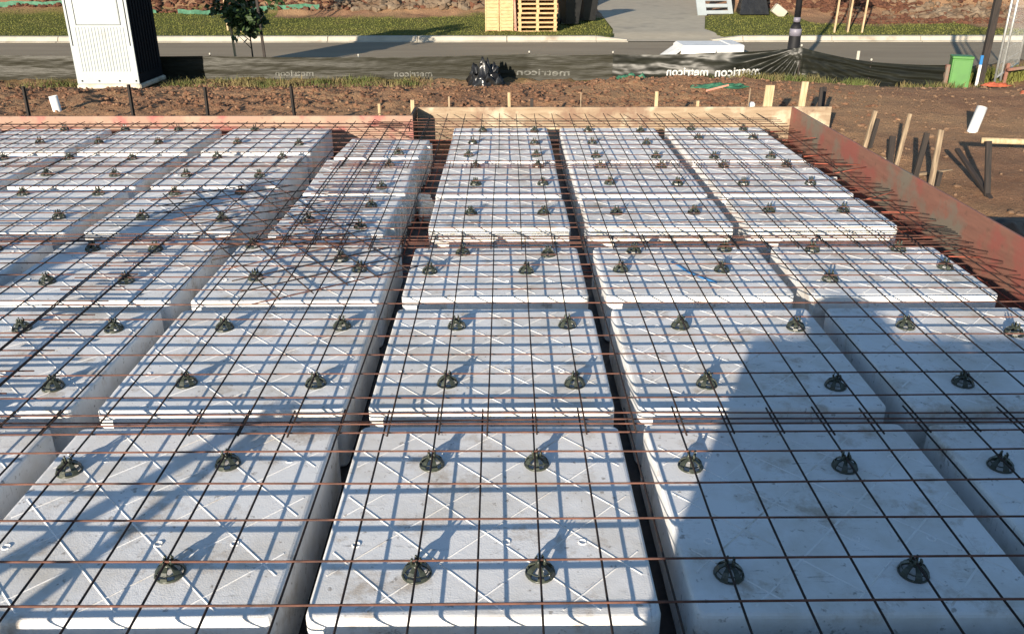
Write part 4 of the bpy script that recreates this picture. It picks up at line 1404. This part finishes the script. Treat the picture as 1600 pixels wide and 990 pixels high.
def blades(name, label, mat, n, pos, hgt, seed, wid=0.006, lean=0.5):
    rr_ = random.Random(seed)
    vs, fs = [], []
    for _ in range(n):
        p = pos(rr_)
        if p is None:
            continue
        x, y = p
        z = height(x, y) - 0.005
        h_ = hgt(rr_)
        a_ = rr_.uniform(0, 6.28)
        l_ = h_ * rr_.uniform(0.1, lean)
        dx, dy = math.cos(a_) * l_, math.sin(a_) * l_
        b__ = rr_.uniform(0, 6.28)
        wx, wy = math.cos(b__) * wid, math.sin(b__) * wid
        o_ = len(vs)
        vs += [(x - wx, y - wy, z), (x + wx, y + wy, z), (x + dx * 0.4 + wx * 0.7, y + dy * 0.4 + wy * 0.7, z + h_ * 0.6), (x + dx * 0.4 - wx * 0.7, y + dy * 0.4 - wy * 0.7, z + h_ * 0.6), (x + dx, y + dy, z + h_)]
        fs += [(o_, o_ + 1, o_ + 2, o_ + 3), (o_ + 3, o_ + 2, o_ + 4)]
    me_ = bpy.data.meshes.new(name)
    me_.from_pydata(vs, [], fs)
    me_.materials.append(M[mat])
    o = link(name, me_)
    o['kind'] = 'stuff'
    o['label'] = label
    o['category'] = 'grass'
    return o


def clump(centres, sx, sy):
    def f_(r):
        c_ = r.choice(centres)
        return c_[0] + r.gauss(0, sx), c_[1] + r.gauss(0, sy)
    return f_


def verge(r):
    x, y = r.uniform(-22, 24), r.uniform(23.6, 29.6)
    if on_drive(x, y, 0.04):
        return None
    if turf(x, y) < 0.4:
        return None
    return x, y


blades('verge_grass', 'mown green grass on the far verge', 'grass', 52000, verge, lambda r: r.uniform(0.012, 0.045), 1, 0.010, 0.9)
rr = random.Random(5)
c1 = [(rr.uniform(-6.0, -1.6), 15.2 + rr.uniform(-0.35, 0.45)) for _ in range(90)] + [(rr.uniform(-8.6, -7.4), 15.2 + rr.uniform(-0.2, 0.3)) for _ in range(16)]
blades('fence_grass', 'straggly green and dry grass along the foot of the silt fence', 'dry_grass', 4200, clump(c1, 0.14, 0.12), lambda r: r.uniform(0.02, 0.13), 2, 0.006, 0.9)
c2 = [(rr.uniform(3.4, 7.6), 14.25 + rr.uniform(-0.25, 0.2)) for _ in range(30)] + [(rr.gauss(4.3, 0.3), 14.1 + rr.uniform(-0.3, 0.2)) for _ in range(14)] + [(rr.gauss(8.0, 0.5), 14.5) for _ in range(8)]
blades('dry_tufts', 'dry brown grass tufts on the soil edge by the folded fence', 'dry_grass', 2400, clump(c2, 0.10, 0.08), lambda r: r.uniform(0.03, 0.15), 3, 0.006, 0.9)
c3 = [(8.0 + rr.uniform(-0.1, 1.8), 15.0 + rr.uniform(-0.2, 0.6)) for _ in range(14)]
blades('weeds', 'green weeds round the green service box', 'grass', 2200, clump(c3, 0.10, 0.08), lambda r: r.uniform(0.05, 0.3), 4, 0.009, 0.9)
blades('near_verge_grass', 'green grass strip between the silt fence and the near kerb', 'grass', 6000, lambda r: (r.uniform(-14, 8), r.uniform(16.2, 18.1)), lambda r: r.uniform(0.03, 0.08), 6, 0.009, 0.8)

# ================================================================ behind the camera: pods and prop added to throw the foreground shade, plus an unseen post
for k in range(4):  # unseen stack, sized for the outline of its shadow
    for c_ in range(3):
        x0 = -0.62 + c_ * 1.12
        pod(x0, x0 + 1.09, -1.45, -0.36, '', 'spare white foam pod stacked behind the slab, %s layer, %s stack' % (ORD[k + 1], ORD[c_ + 1]), z=0.1305 + k * 0.302, marks=False, group='spare foam pods stacked behind the slab')
for k, yy in enumerate((-1.3, -0.6)):
    o = MB().box(-0.62, 2.72, yy, yy + 0.1, 0.0, 0.13, 0.004).build('timber_bearer', 'timber_grey')  # raises the added stack so its shadow reaches farther
    tag(o, ['timber bearer under the back edge of the spare pod stack', 'timber bearer under the front edge of the spare pod stack'][k], 'bearer')
o = thing('foam_pod', 'cut foam block lying on top of the spare pod stack', 'foam pod', (-0.22, -0.62, 1.339), (0, 0, R(8)), 'spare foam pods stacked behind the slab')  # added for the bump on the shadow's far edge
MB().box(-0.15, 0.15, -0.24, 0.24, 0, 0.15, 0.05).build('body', 'foam', o)
peg('timber_post', 'square timber service post standing behind the slab', (-6.0, -1.9, 0.0), (-6.0, -1.9, 2.45), 0.17, 0.17, 'timber_grey', cat='post')
pr = thing('timber_prop', 'timber prop with a sloping brace standing beside the near pods', 'prop', (-2.36, 0.03, 0.0))  # added out of view, angled so its shadow streaks across the left pods
MB().box(-0.02, 0.02, -0.03, 0.03, 0, 1.08, 0.004).build('upright', 'timber_grey', pr)
bo = MB().box(-0.03, 0.03, -0.02, 0.02, 0, 1.2, 0.004).build('brace', 'timber', pr)
bo.location = (-0.04, 1.0, 0.31)
bo.rotation_euler = (R(52), 0, 0)
